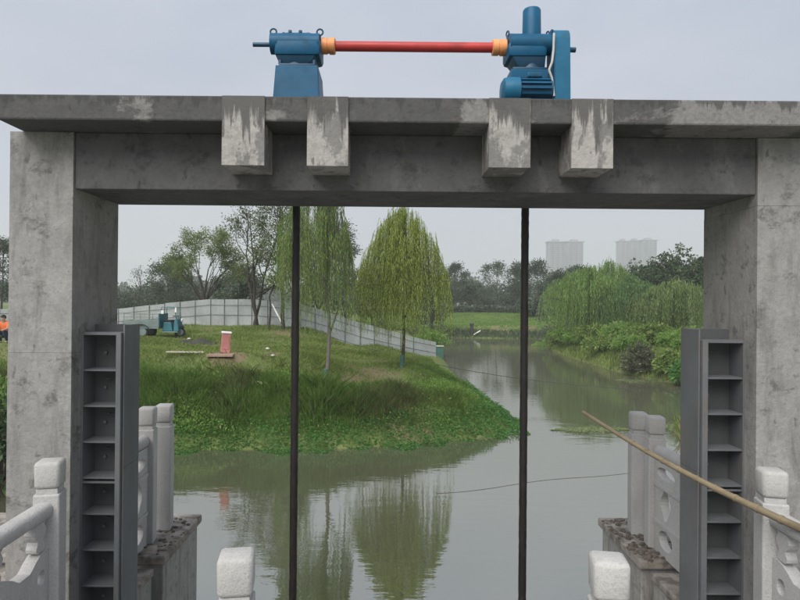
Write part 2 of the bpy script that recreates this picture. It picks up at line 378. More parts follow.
def leaf_quads(P, D, length, width, bend=.0, side=None):
    """one rhombic leaf per point P along direction D"""
    n = len(P); D = unit(D)
    rnd = unit(rng.normal(size=(n, 3))) if side is None else side
    W = unit(np.cross(D, rnd)); Lh = np.broadcast_to(np.asarray(length), (n,))[:, None]; Wd = np.broadcast_to(np.asarray(width), (n,))[:, None]
    a = P; b = P + D*Lh*.45 + W*Wd*.5; c = P + D*Lh + np.array([0, 0, -1])*Lh*bend; d = P + D*Lh*.45 - W*Wd*.5
    v = np.stack([a, b, c, d], 1).reshape(-1, 3); f = np.arange(4*n).reshape(n, 4)
    return v, f
def tubes(segs, n=6):
    """segs: list of (p0,p1,r0,r1) -> verts, faces (quads)"""
    A = np.array([s[0] for s in segs], float); B = np.array([s[1] for s in segs], float)
    r0 = np.array([s[2] for s in segs]); r1 = np.array([s[3] for s in segs])
    D = unit(B-A); h = np.where(np.abs(D[:, 2:3]) > .9, np.array([[1., 0, 0]]), np.array([[0, 0, 1.]]))
    U = unit(np.cross(D, h)); W = np.cross(D, U)
    t = np.arange(n)*2*np.pi/n
    ring = lambda P, r: P[:, None] + r[:, None, None]*(U[:, None]*np.cos(t)[None, :, None] + W[:, None]*np.sin(t)[None, :, None])
    v = np.concatenate([ring(A, r0), ring(B, r1)], 1).reshape(-1, 3)
    i = np.arange(n); q = np.stack([i, (i+1) % n, n+(i+1) % n, n+i], 1)
    f = (q[None]+(np.arange(len(segs))*2*n)[:, None, None]).reshape(-1, 4)
    return v, f
def join(parts):
    vs, fs, o = [], [], 0
    for v, f in parts: vs.append(v); fs.append(f+o); o += len(v)
    return np.concatenate(vs), np.concatenate(fs)

# ------------------------------------------------------------------ the ground: one sheet to the horizon, banks shaped round the canal
# outline of the water at z = 0
WATER = np.array([(-60, 15.2), (-12, 15.8), (-7, 16.0), (-1.5, 16.2), (1.0, 17.0), (2.7, 17.6), (3.9, 18.8), (4.15, 20), (4.1, 23), (3.9, 28), (3.8, 36),
                  (4.2, 46), (3.6, 56), (1.0, 62), (-3, 66), (2, 67.5), (10, 68), (18, 67.5), (23, 64), (18, 60), (15.2, 56), (14.0, 51), (13.6, 44), (13.5, 38),
                  (13.7, 34), (14.6, 30), (14.6, 27), (12.6, 23), (9.6, 20), (8.6, 17.5), (8.5, 13), (9, 9.2), (3.2, 8.4), (3.0, 7.0), (2.75, 1.0), (2.75, -12), (-2.5, -12), (-2.5, 1), (-2.6, 7),
                  (-2.9, 8.4), (-9, 9.0), (-60, 9.4)], float)
def in_poly(x, y, poly):
    ins = np.zeros(x.shape, bool); n = len(poly)
    for i in range(n):
        x0, y0 = poly[i]; x1, y1 = poly[(i+1) % n]
        c = ((y0 > y) != (y1 > y)) & (x < (x1-x0)*(y-y0)/((y1-y0) if y1 != y0 else 1e-9)+x0)
        ins ^= c
    return ins
def dist_poly(x, y, poly):
    d = np.full(x.shape, 1e9); n = len(poly)
    for i in range(n):
        a = poly[i]; b = poly[(i+1) % n]; ab = b-a; L2 = (ab**2).sum()
        t = np.clip(((x-a[0])*ab[0]+(y-a[1])*ab[1])/L2, 0, 1)
        d = np.minimum(d, np.hypot(x-a[0]-t*ab[0], y-a[1]-t*ab[1]))
    return d
# spot heights (x, y, z) of the plateau behind the water's edge
def spot(px, py, Y): v = pt(px, py, Y); return (v.x, v.y, v.z)
SPOTS = np.array([spot(225, 350, 20), spot(150, 337, 28), spot(327, 384, 19.6), spot(403, 367, 22.7), spot(211, 326, 36), spot(119, 331, 38),
                  spot(300, 329, 35), spot(360, 346, 36), spot(413, 357, 38), spot(262, 327, 34), spot(270, 352, 22), spot(300, 345, 26), spot(360, 357, 27),
                  spot(190, 352, 21), spot(262, 381, 18.8), spot(200, 384, 18.4), spot(460, 385, 23), spot(480, 400, 21), spot(350, 395, 19), spot(420, 390, 20.5),
                  (3.0, 32, .6), (3.2, 40, .5), (-12, 20, 2.4), (-20, 25, 2.4), (-25, 36, 2.3), (-10, 45, 2.2), (-3, 45, 1.5), (-40, 60, 2.3), (-5, 60, 1.2), (-20, 80, 2.3), (0, 80, 1.5),
                  (3, 75, 1.1), (10, 78, 1.25), (5, 92, 2.4), (15, 92, 2.4), (25, 90, 2.4), (17, 34, 1.2), (17, 45, 1.2), (18, 55, 1.3), (24, 40, 1.8), (26, 60, 2.0), (16, 24, 1.2), (13, 17, 1.2), (25, 20, 1.6),
                  (-60, 120, 2.6), (0, 120, 2.6), (60, 120, 2.6), (60, 50, 2.2), (-8, 4, 1.7), (10, 4, 1.7), (-30, 4, 1.7), (30, 4, 1.7)], float)
def plateau(x, y):
    num = np.zeros(x.shape); den = np.zeros(x.shape)
    for sx, sy, sz in SPOTS:
        w = 1/((x-sx)**2+(y-sy)**2+.3)**1.6
        num += w*sz; den += w
    return num/den
def height(x, y):
    x = np.asarray(x, float); y = np.asarray(y, float)
    ins = in_poly(x, y, WATER); d = dist_poly(x, y, WATER)
    wob = .25*np.sin(x*1.7+np.sin(y*1.1))+.2*np.sin(y*2.3+x*.7)
    d2 = np.maximum(d+wob*np.minimum(d, 1)*.35, 0)
    pl = plateau(x, y)
    h = np.minimum(pl, .02+.62*d2) + (np.minimum(d, 2)*.02)*np.sin(x*3.1)*np.sin(y*2.7)
    return np.where(ins, np.maximum(-.9*d, -1.3)-.02, h)
def axis(segs):
    out = []
    for a, b, st in segs: out += list(np.arange(a, b, st))
    return np.array(out+[segs[-1][1]])
ax = axis([(-1600, -200, 140), (-200, -60, 14), (-60, -26, 2), (-26, -9, .6), (-9, 20, .28), (20, 40, .8), (40, 80, 4), (80, 240, 16), (240, 1640, 140)])
ay = axis([(-140, -12, 16), (-12, 8, 1), (8, 26, .28), (26, 44, .5), (44, 100, 1.0), (100, 200, 10), (200, 1900, 100)])
GX, GY = np.meshgrid(ax, ay); GZ = height(GX, GY)
ni, nj = GX.shape; idx = np.arange(ni*nj).reshape(ni, nj)
fq = np.stack([idx[:-1, :-1], idx[:-1, 1:], idx[1:, 1:], idx[1:, :-1]], -1).reshape(-1, 4)
tag(mesh_np('ground', np.stack([GX, GY, GZ], -1).reshape(-1, 3), fq, M['ground'], smooth=True), kind='structure')
wx = axis([(-70, 40, 10)]); wy = axis([(-14, 76, 10)]); WX, WY = np.meshgrid(wx, wy)
ni, nj = WX.shape; idx = np.arange(ni*nj).reshape(ni, nj)
fq = np.stack([idx[:-1, :-1], idx[:-1, 1:], idx[1:, 1:], idx[1:, :-1]], -1).reshape(-1, 4)
tag(mesh_np('water', np.stack([WX, WY, WX*0], -1).reshape(-1, 3), fq, M['water']), kind='structure')
def gz(x, y): return float(height(np.array([x]), np.array([y]))[0])
def on_ground(px, Y):
    v = pt(px, 300, Y); return Vector((v.x, v.y, gz(v.x, v.y)))

# the footbridge deck the picture is taken from
DECK = 1.74
b = MB(); b.box(-14, 14, -6, 2.72, DECK-.35, DECK, .01)
tag(b.build('bridge_deck', M['abut']), kind='structure')

# ------------------------------------------------------------------ the concrete gate frame
CF, CBK = 4.0, 4.68                                  # front and back of columns
XL0, XL1 = pt(8, 300, CF).x, pt(72, 300, CF).x
XR0, XR1 = pt(757, 300, CF).x, pt(822, 300, CF).x
SF = 3.74                                           # slab front
z_top = pt(100, 94.3, SF).z; z_sb = pt(100, 120, SF).z; z_bb = pt(100, 188.5, CF).z
frame = thing('sluice_gate_frame', 'weathered grey concrete portal frame with two columns and a slab spanning the canal', 'gate frame', ((XL0+XR1)/2, CF+.3, -1))
for x0, x1, zj in ((XL0, XL1, pt(40, 353, CF).z), (XR0, XR1, pt(785, 206, CF).z)):      # each column cast in two lifts
    MB().box(x0, x1, CF, CBK, -1.2, zj-.0008, .0025).build('column', M['conc_col'], frame)
    MB().box(x0+.001, x1-.001, CF+.0012, CBK-.001, zj, z_sb-.002, .0025).build('column', M['conc_col'], frame)
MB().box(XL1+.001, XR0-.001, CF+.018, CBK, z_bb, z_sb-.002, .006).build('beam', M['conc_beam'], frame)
XS0, XS1 = pt(-6, 300, SF).x, pt(838, 300, SF).x
slab = MB().box(XS0, XS1, SF, 5.75, z_sb, z_top, .012).build('deck_slab', M['conc_slab'], frame)
for a0, a1 in ((222, 264.5), (307, 348), (488.5, 530), (571, 612.5)):
    x0, x1 = pt(a0, 160, SF).x, pt(a1, 160, SF).x
    cz = pt(243, 165.5, SF).z
    # the cast bracket hangs below the slab and its face shows through the slab edge
    MB().frustum(x0, x1, SF-.010, SF-.0015, cz, x0, x1, SF-.010, SF-.0015, z_top-.004).box(x0+.002, x1-.002, SF-.0012, CF+.017, cz+.001, z_sb-.001, .003).build('corbel', M['conc_corbel'], frame)

# ------------------------------------------------------------------ lifting machinery on the slab
HD = 4.75                                            # depth of the screws
def hx(px): return pt(px, 48, HD).x
def hz(py, px=400): return pt(px, py, HD).z
s1 = HD/F                                            # metres per pixel there
# --- left gearbox hoist
lh = thing('screw_hoist', 'blue screw hoist at the left end of the red shaft, without a motor', 'hoist', (hx(296), HD, z_top), 'blue screw hoists on the slab')
def zl(py, Y=HD): return pt(297, py, Y).z
def xl(px, Y=HD): return pt(px, 60, Y).x
cx = hx(296.5)
MB().frustum(xl(270.5, HD-.2), xl(321.5, HD-.2), HD-.2, HD+.2, z_top, xl(275.5, HD-.165), xl(318, HD-.165), HD-.165, HD+.165, zl(65, HD-.165), .006).build('pedestal', M['blue'], lh)
g = MB(); zp = zl(65, HD-.165)+.002
g.box(xl(279, HD-.14), xl(315, HD-.14), HD-.14, HD+.14, zp, zp+.022, .004)
z1 = zl(46); 
g.lathe((cx, HD, zp+.024), (0, 0, 1), [(0, .115), (.02, .105), (.05, .1), (.08, .105), (z1-zp-.024, .11)], 28)
zb_ = zl(54.5, HD-.14)
g.frustum(cx-.105, cx+.105, HD-.095, HD+.095, zb_-.07, xl(275, HD-.13), xl(318.5, HD-.13), HD-.13, HD+.13, zb_+.03, .012)
g.build('gearbox_neck', M['blue_dark'], lh, 35)
g = MB(); zt_ = zl(36.5, HD-.14)
g.box(xl(273.5, HD-.14), xl(320, HD-.14), HD-.14, HD+.14, zl(54.5, HD-.14), zt_, .03)
g.tube((hx(272.5), HD-.062, zl(47.5)), (hx(320.5), HD-.062, zl(47.5)), .079, n=24)
gbx = g.build('gearbox', M['blue'], lh, 35)
zd = zl(31.8, HD-.08)
MB().frustum(xl(277, HD-.13), xl(317, HD-.13), HD-.13, HD+.13, zt_-.012, xl(284, HD-.08), xl(311, HD-.08), HD-.08, HD+.08, zd, .02).build('lid', M['blue'], lh, 35)
for k in range(8):
    a = R(22.5+45*k); p0 = Vector((cx+.105*math.cos(a), HD+.075*math.sin(a), zd-.004)); MB().tube(p0, p0+Vector((0, 0, .018)), .014, n=6).build('bolt', M['blue_dark'], lh)
for ex in (274.5, 320.5):
    MB().torus((hx(ex), HD-.05, zl(32, HD-.05)), (0, 1, 0), .024, .007).build('lifting_eye', M['blue_dark'], lh, 40)
    MB().tube((hx(ex), HD-.05, zt_-.03), (hx(ex), HD-.05, zl(35, HD-.05)), .010, n=8).build('eye_shank', M['blue_dark'], lh, 40)
MB().tube((hx(253), HD, zl(45)), (hx(273), HD, zl(45)), .017).build('shaft_stub', M['blue_dark'], lh, 40)
for sx in (280, 314):
    MB().tube((xl(sx, HD-.13), HD-.125, zp+.02), (xl(sx, HD-.13), HD-.125, zp+.05), .014, n=6).build('bolt', M['blue_dark'], lh)
# --- right motor hoist
rh = thing('screw_hoist', 'blue motor hoist at the right with tall screw cover tube and belt guard', 'hoist', (hx(530), HD, z_top), 'blue screw hoists on the slab')
def zr(py, Y=HD): return pt(530, py, Y).z
cx = hx(529.5)
Yp = HD-.15
MB().frustum(xl(509, Yp), xl(552, Yp), Yp, HD+.2, z_top, xl(511, Yp), xl(549, Yp), Yp, HD+.17, zr(69, Yp), .006).build('pedestal', M['blue'], rh)
g = MB(); zp = zr(69, Yp)+.002
g.box(xl(513, Yp+.02), xl(547, Yp+.02), Yp+.02, HD+.14, zp, zp+.022, .004); z1 = zr(48)
g.lathe((cx, HD, zp+.024), (0, 0, 1), [(0, .112), (.02, .104), (.05, .1), (.08, .102), (z1-zp-.024, .105)], 28)
zb_ = zr(56, HD-.13)
g.frustum(cx-.10, cx+.10, HD-.09, HD+.09, zb_-.085, xl(510, HD-.12), xl(546.5, HD-.12), HD-.12, HD+.12, zb_+.03, .012)
g.build('gearbox_neck', M['blue_dark'], rh, 35)
g = MB(); zt_ = zr(40.5, HD-.13)
g.box(xl(508.5, HD-.13), xl(548, HD-.13), HD-.13, HD+.13, zr(56, HD-.13), zt_, .03)
g.tube((hx(507.5), HD-.06, zr(48)), (hx(548.5), HD-.06, zr(48)), .08, n=24)
g.build('gearbox', M['blue'], rh, 35)
MB().frustum(xl(511, HD-.12), xl(546, HD-.12), HD-.12, HD+.12, zt_-.012, xl(520, HD-.09), xl(542, HD-.09), HD-.09, HD+.09, zr(36.5, HD-.09), .02).build('lid', M['blue'], rh, 35)
zc = zt_+.03; zt2 = zr(9.5)
MB().lathe((hx(531.5), HD, zc), (0, 0, 1), [(0, .088), (.025, .088), (.028, .074), (zt2-zc-.014, .070), (zt2-zc-.003, .064), (zt2-zc, .02)], 28).build('screw_cover_tube', M['blue'], rh, 35)
for ex in (507.5, 547.5):
    MB().torus((hx(ex), HD, zr(34)), (1, .35, 0), .02, .006).build('lifting_eye', M['blue_dark'], rh, 40)
    MB().tube((hx(ex), HD, zt_-.03), (hx(ex), HD, zr(36.8)), .010, n=8).build('eye_shank', M['blue_dark'], rh, 40)
# the motor lies in front of the pedestal, its fan cowl to the left
my = HD-.36; xm = lambda p: pt(p, 85, my).x; mz = pt(530, 91.5, my).z; MR = .090
MB().tube((xm(516), my, mz), (xm(551), my, mz), MR*.86, n=24).build('motor_body', M['blue_dark'], rh, 40)
MB().lathe((xm(518.5), my, mz), (-1, 0, 0), [(0, MR*1.10), (.075, MR*1.10), (.11, MR*1.02), (xm(518.5)-xm(501), MR*.7)], 28).build('fan_cowl', M['blue_light'], rh, 35)
for k in range(10):
    a = R(-25+k*24); d = Vector((0, -math.cos(a), math.sin(a)))
    q = MB(); c0 = Vector((xm(519.5), my, mz)); c1 = Vector((xm(549), my, mz)); t = Vector((0, math.sin(a), math.cos(a)))*.007
    vs = [c0+d*MR*.8-t, c1+d*MR*.8-t, c1+d*MR*1.06-t, c0+d*MR*1.06-t, c0+d*MR*.8+t, c1+d*MR*.8+t, c1+d*MR*1.06+t, c0+d*MR*1.06+t]
    bv = [q.b.verts.new(v) for v in vs]
    for f in ((0,1,2,3),(7,6,5,4),(0,4,5,1),(1,5,6,2),(2,6,7,3),(3,7,4,0)): q.b.faces.new([bv[i] for i in f])
    q.build('cooling_fin', M['blue'], rh)
MB().box(xm(521), xm(547), my-.09, my+.2, z_top, mz-MR*.9, .006).build('motor_foot', M['blue_dark'], rh)
MB().box(xm(526), xm(541), my-.05, my+.07, mz+MR*.98, mz+MR*1.4, .01).build('terminal_box', M['blue'], rh)
# belt guard: an upright rounded box seen nearly edge-on
gx0, gx1 = pt(555.5, 60, HD-.2).x, pt(571, 60, HD-.2).x
zt3 = pt(563, 31.5, HD-.08).z; rr = .10
lp = [(rr*math.cos(R(180*k/14)), rr*math.sin(R(180*k/14))) for k in range(15)]
top_c = Vector((gx0, HD-.08, zt3-rr)); dz = top_c.z-z_top-.002
loop = lp + [(-rr-.02, -dz*.6), (-rr-.03, -dz), (rr, -dz)]
MB().prism([loop[::-1]], top_c, (0, 1, 0), (0, 0, 1), (1, 0, 0), gx1-gx0).build('belt_guard', M['blue_light'], rh, 30)
bv_ = bpy.data.objects['belt_guard'].modifiers.new('bevel', 'BEVEL'); bv_.width = .024; bv_.segments = 3; bv_.limit_method = 'ANGLE'
MB().prism([[(u*1.04, v*1.03+.004) for u, v in loop[::-1]]], top_c+Vector((-.008, 0, 0)), (0, 1, 0), (0, 0, 1), (1, 0, 0), .006).build('guard_back_plate', M['blue'], rh, 30)
w0 = MB(); pts = [(554, 33), (553.5, 50), (552, 62), (549, 70), (552, 78), (554, 96)]
for (a0, b0), (a1, b1) in zip(pts, pts[1:]): w0.tube((pt(a0, b0, HD-.2).x, HD-.2, zr(b0, HD-.2)), (pt(a1, b1, HD-.2).x, HD-.2, zr(b1, HD-.2)), .009, n=8)
w0.build('white_cable', M['litter'], rh, 40)
MB().tube((hx(549), HD, zr(49)), (hx(575.5), HD, zr(49.6)), .02).build('shaft_stub', M['blue_dark'], rh, 40)
# --- the connecting shaft
sh = thing('drive_shaft', 'red horizontal drive shaft with orange couplings joining the two blue hoists', 'shaft', (hx(414), HD, zl(47)))
zz = (hz(46, 335)+hz(48, 495))/2
MB().tube((hx(334), HD, zz), (hx(494), HD, zz), .039, n=24).build('shaft', M['red'], sh, 40)
for a, b2 in ((321.5, 335.5), (492, 506.5)):
    L2 = hx(b2)-hx(a)
    MB().lathe((hx(a), HD, zz), (1, 0, 0), [(0, .05), (.004, .062), (L2*.42, .062), (L2*.45, .056), (L2*.55, .056), (L2*.58, .064), (L2-.006, .064), (L2, .055)], 24).build('coupling', M['orange'], sh, 35)
for a, b2 in ((318.5, 323), (505, 510)): MB().tube((hx(a), HD, zz), (hx(b2), HD, zz), .028).build('stub', M['blue_dark'], sh, 40)

# --- lifting screws
def screw(pxt, label):
    v = pt(pxt, 300, HD); t = thing('lifting_rod', label, 'lifting rod', (v.x, HD, -1), 'threaded lifting rods')
    r = MB(); n = 12; rings = []; z = -1.0; k = 0
    q = random.Random(int(pxt))
    while z < z_sb:                                  # grease lies unevenly on the thread
        rr = .0310+q.uniform(-.0012, .0012)
        rings.append([r.b.verts.new((v.x+math.cos(a)*(rr+q.uniform(-.0006, .0006)), HD+math.sin(a)*rr, z)) for a in [2*math.pi*i/n for i in range(n)]])
        z += .035
    for A, B in zip(rings, rings[1:]):
        for i in range(n): r.b.faces.new([A[i], A[(i+1) % n], B[(i+1) % n], B[i]])
    r.build('threaded_rod', M['rod'], t, 30)
    MB().tube((v.x, HD, z_sb-.03), (v.x, HD, z_sb), .06, n=16).build('sleeve', M['rod'], t, 40)
screw(295.6, 'black threaded rod hanging under the hoist that has no motor')
screw(524.5, 'black threaded rod hanging under the hoist with the tall tube')

# ------------------------------------------------------------------ steel gate guides on the columns
def guide(side, label):
    # side -1: left column, the ribs lie between the column face and the flange towards the water
    X = (lambda p, Y=4.13: pt(p, 300, Y).x)
    if side < 0: o0, o1, f0, f1, pl = X(81), X(86.5), X(117), X(122), pt(136.5, 300, 4.42).x
    else: o0, o1, f0, f1, pl = X(747), X(741), X(708), X(702.5), pt(684, 300, 4.42).x
    top = pt(100, 332.5, 4.13).z if side < 0 else pt(720, 340.5, 4.13).z
    top2 = pt(120, 324.5, 4.3).z if side < 0 else pt(695, 329, 4.3).z
    bot = .3
    t = thing('gate_guide', label, 'gate guide', ((o0+f1)/2, 4.3, bot), 'steel gate guides')
    bx = lambda a, b2, y0, y1, z0, z1, bev=.002: MB().box(min(a, b2), max(a, b2), y0, y1, z0, z1, bev)
    bx(o0, o0+(o1-o0)*.55, 4.13, 4.30, bot, top).build('outer_flange', M['steel'], t)
    bx(f0, f1, 4.12, 4.30, bot, top).build('inner_flange', M['steel'], t)
    bx(o0, f1, 4.302, 4.318, bot, top-.01).build('web_plate', M['steel_web'], t)
    a, b2 = o0+(o1-o0)*.56, f0
    bx(a, b2, 4.128, 4.298, top-.018, top).build('cap_plate', M['steel'], t)
    seam = pt(100, 477, 4.13).z
    proto = None; z = top-.018-.243
    zs = []
    while z > bot: zs.append(z); z -= .2475
    for z in zs:
        if proto is None:
            proto = bx(a, b2, 4.136, 4.3, -.006, .006, .001).build('rib', M['steel'], t); off = origin_of(t)
            proto.location = (0, 0, z+off.z-off.z); base = z
            proto.location.z = z
            rib = proto
        else:
            rib = proto.copy(); C.objects.link(rib); rib.location.z = z
    # doubled rib at the joint of the two lengths
    jz = min(zs, key=lambda q: abs(q-seam))
    rib = proto.copy(); C.objects.link(rib); rib.location.z = jz-.03
    for name, mk in (('bolt', lambda: MB().tube((a*.35+b2*.65 if side > 0 else a*.65+b2*.35, 4.285, 0), (a*.35+b2*.65 if side > 0 else a*.65+b2*.35, 4.303, 0), .012, n=6)),
                     ('drain_slot', lambda: MB().box((a+b2)/2-.03, (a+b2)/2, 4.29, 4.3015, .058, .064))):
        bp = None
        for z in zs:
            if bp is None: bp = mk().build(name, M['steel'], t); bp.location.z = z+.11
            else: q = bp.copy(); C.objects.link(q); q.location.z = z+.11
    # plain angle behind, a little taller: rear flange and the face towards the water
    e = f1
    bx(pl, f1+(-.004 if side < 0 else .004), 4.405, 4.425, bot, top2).build('rear_flange', M['steel'], t)
    dirn = 1 if side < 0 else -1
    zsplit = pt(128, 462, 4.3).z
    for z0, z1 in ((bot, zsplit-.002), (zsplit, top2+.003)):
        bx(f1+dirn*.002, f1+dirn*.013, 4.15, 4.403, z0, z1).build('side_plate', M['steel'], t)
    # inner corner angle reaching towards the water
    bx(pl-dirn*.012, pl, 4.36, 4.404, bot, top2-.004).build('lip', M['steel'], t)
    bx((o0 if side < 0 else o0), f1, 4.322, 4.403, top-.2, top2).build('head_block', M['steel_web'], t)
for s_, l_ in ((-1, 'grey steel ribbed gate guide standing against the left concrete column'), (1, 'grey steel ribbed gate guide standing against the right concrete column behind the bamboo pole')):
    guide(s_, l_)

# ------------------------------------------------------------------ abutment walls
def abutment(side, label):
    xin = -1.97 if side < 0 else pt(616, 540, 5.95).x
    sgn = side
    t = thing('abutment_wall', label, 'abutment wall', (xin+sgn*1.5, 5.4, -1.2), 'canal abutment walls')
    def bx(a, b2, y0, y1, z0, z1, bev=.01): return MB().box(min(a, b2), max(a, b2), y0, y1, z0, z1, bev)
    zt = 4-2.30
    bx(xin+sgn*.035, xin+sgn*3.6, 5.44, 6.42, -1.2, zt-.085).build('wall', M['abut'], t)
    bx(xin+sgn*.12, xin+sgn*3.6, 4.70, 5.40, -1.2, zt-.16).build('wall', M['abut'], t)
    bx(xin+sgn*.42, xin+sgn*3.6, 2.73, 4.69, -1.2, DECK, .006).build('wall', M['abut'], t)
    bx(xin, xin+sgn*3.65, 5.39, 6.47, zt-.083, zt, .015).build('coping_stone', M['stone'], t)
    bx(xin+sgn*.085, xin+sgn*3.65, 4.705, 5.36, zt-.158, zt-.09, .015).build('coping_stone', M['stone'], t)
    # loose mortar and gravel left lying on the coping
    vs = []; r = random.Random(4 if side < 0 else 5)
    q = MB()
    for k in range(150 if side > 0 else 70):
        yy = r.uniform(5.40, 6.4); xx = xin+sgn*abs(r.gauss(.05, .3))
        if abs(xx-xin) > .55: continue
        sz = r.uniform(.008, .036 if side > 0 else .024)
        m4 = Matrix.Translation((xx, yy, zt+sz*.25)) @ Matrix.Rotation(r.uniform(0, 6), 4, 'Z') @ Matrix.Diagonal((sz*r.uniform(.8, 1.5), sz, sz*.6, 1))
        bmesh.ops.create_icosphere(q.b, subdivisions=1, radius=1, matrix=m4)
    o = q.build('mortar_rubble', M['rubble'], t); o['kind'] = 'stuff'
abutment(-1, 'stained concrete abutment wall with coping on the left edge of the canal')
abutment(1, 'concrete abutment wall with rubble on its coping at the right edge of the canal')

# ------------------------------------------------------------------ carved stone railings
PW = .150
def post(parent, x, y, ztop, zbase, w=PW, rot=0):
    h = w/2; turn = Matrix.Translation((x, y, 0)) @ Matrix.Rotation(rot, 4, 'Z') @ Matrix.Translation((-x, -y, 0))
    b = MB(); b.box(x-h, x+h, y-h, y+h, zbase, ztop-w*1.30, .010)
    b.box(x-h*.82, x+h*.82, y-h*.82, y+h*.82, ztop-w*1.31, ztop-w*1.08, .004)
    bmesh.ops.transform(b.b, matrix=turn, verts=b.b.verts[:]); p = b.build('post', M['granite'], parent)
    c = MB(); c.frustum(x-h*.97, x+h*.97, y-h*.97, y+h*.97, ztop-w*1.09, x-h, x+h, y-h, y+h, ztop, .022)
    bmesh.ops.transform(c.b, matrix=turn, verts=c.b.verts[:]); c.build('cap', M['granite_cap'], p, 50)
    return p
def ell(cx, cy, rx, ry, n=14, ph=0): return [(cx+rx*math.cos(2*math.pi*i/n+ph), cy+ry*math.sin(2*math.pi*i/n+ph)) for i in range(n)][::-1]
def cloud(cx, cy, rx, ry, n=30, k=3, amt=.16):
    return [(cx+rx*(1+amt*math.cos(k*t))*math.cos(t), cy+ry*(1+amt*math.cos(k*t))*math.sin(t)) for t in [2*math.pi*i/n for i in range(n)]][::-1]
def rail_run(parent, a, b2, z_hr, z0, th=.075):
    """a handrail and a pierced panel between two points (x, y)"""
    a, b2 = Vector((*a, 0)), Vector((*b2, 0)); U = (b2-a); Ln = U.length; U.normalize(); W = Vector((0, 0, 1)).cross(U)
    # handrail: rounded bar
    r = MB(); prof = [(.052*math.cos(t), .058*math.sin(t)) for t in [2*math.pi*i/14 for i in range(14)]]
    rings = []
    for s in (0.0, Ln):
        rings.append([r.b.verts.new(a+U*s+W*u+Vector((0, 0, z_hr-.058+v))) for u, v in prof])
    for i in range(14): r.b.faces.new([rings[0][i], rings[0][(i+1) % 14], rings[1][(i+1) % 14], rings[1][i]])
    r.b.faces.new(rings[0][::-1]); r.b.faces.new(rings[1])
    r.build('handrail', M['granite'], parent, 50)
    H = z_hr-.110-z0
    # outline with holes
    loops = [[(0, 0), (Ln, 0), (Ln, H), (0, H)]]
    ncol = max(1, round(Ln/.42)); cw = Ln/ncol
    for i in range(ncol):
        c0 = cw*(i+.5)
        loops.append(cloud(c0, H*.86, cw*.33, H*.075, 24, 2, .18))
        loops.append(cloud(c0, H*.55, cw*.20, H*.15, 30, 4, .10))
        loops.append(ell(c0, H*.18, cw*.30, H*.10, 16))
    MB().prism(loops, a - W*(th/2) + Vector((0, 0, z0)), U, (0, 0, 1), W, th).build('panel', M['granite'], parent)
    # raised border on both faces of the panel
    bd = MB()
    for sgn in (-1, 1):
        o = a + W*(sgn*(th/2+.006)) + Vector((0, 0, z0))
        for (u0, u1, v0, v1) in ((.012, Ln-.012, H*.70, H*.745), (.012, Ln-.012, H*.31, H*.345)):
            vs = [o+U*u+Vector((0, 0, v))+W*(sgn*d) for d in (-.006, .006) for u, v in ((u0, v0), (u1, v0), (u1, v1), (u0, v1))]
            bv = [bd.b.verts.new(v) for v in vs]
            for f in ((0,1,2,3),(7,6,5,4),(0,4,5,1),(1,5,6,2),(2,6,7,3),(3,7,4,0)): bd.b.faces.new([bv[i] for i in f])
    bd.build('moulding', M['granite'], parent)
def vase_run(parent, a, b2, z_hr, z0, th=.075):
    a, b2 = Vector((*a, 0)), Vector((*b2, 0)); U = (b2-a); Ln = U.length; U.normalize(); W = Vector((0, 0, 1)).cross(U)
    r = MB(); prof = [(.056*math.copysign(abs(math.cos(t))**.7, math.cos(t)), .048*math.copysign(abs(math.sin(t))**.7, math.sin(t))) for t in [2*math.pi*i/18 for i in range(18)]]
    rings = [[r.b.verts.new(a+U*q+W*u+Vector((0, 0, z_hr-.048+v))) for u, v in prof] for q in (0.0, Ln)]
    for i in range(18): r.b.faces.new([rings[0][i], rings[0][(i+1) % 18], rings[1][(i+1) % 18], rings[1][i]])
    r.b.faces.new(rings[0][::-1]); r.b.faces.new(rings[1]); r.build('handrail', M['granite'], parent, 50)
    zt = z_hr-.27; H = zt-z0
    vp = [(.030, 0), (.044, .012), (.046, .03), (.034, .05), (.030, .07), (.052, .095), (.062, .12), (.050, .145), (.040, .160), (.056, .1725)]
    for q in (.085, Ln*.5, Ln-.085):
        lp = [(q+u, H+.002+v) for u, v in vp] + [(q-u, H+.002+v) for u, v in vp[::-1]]
        MB().prism([lp], a - W*(th*.42) + Vector((0, 0, z0)), U, (0, 0, 1), W, th*.84).build('vase_support', M['granite'], parent)
    top = []                                           # scalloped upper edge dipping between the supports
    for i in range(41):
        q = Ln*i/40; ph = abs(((q/Ln*2) % 1)-.5)*2    # 1 at supports, 0 between
        top.append((q, H-.075*(1-min(1, max(0, ph*1.5-.35)))**2))
    loops = [[(0, 0), (Ln, 0)] + top[::-1]]
    for k in range(2):
        c0 = Ln*(k+.5)/2; loops += [cloud(c0, H*.56, Ln*.13, H*.15, 30, 4, .12), ell(c0, H*.20, Ln*.17, H*.085, 16)]
    for q in (.085, Ln*.5, Ln-.085): loops.append(cloud(q, H*.80, .035, .055, 20, 2, .15))
    MB().prism(loops, a - W*(th/2) + Vector((0, 0, z0)), U, (0, 0, 1), W, th).build('panel', M['granite'], parent)
def near_side(side, px, pyt, label):
    Y = 3.64+PW/2
    v = pt(px, pyt, 3.64); x = v.x; zt = v.z
    t = thing('stone_railing', label, 'railing', (x, Y, DECK), 'carved stone railings')
    post(t, x, Y, zt, DECK, PW, -side*R(12))
    zh = zt-.240
    vase_run(t, (x, Y-PW/2+.004), (x-side*.03, 2.62), zh, DECK)
    post(t, x, 2.62-PW/2-.002, zt-.05, DECK)
    return x
near_side(-1, 43.5, 463, 'pale carved stone railing running from the left column towards the viewer')
near_side(1, 779.5, 472.5, 'pale carved stone railing running from the right column, carrying the bamboo pole')
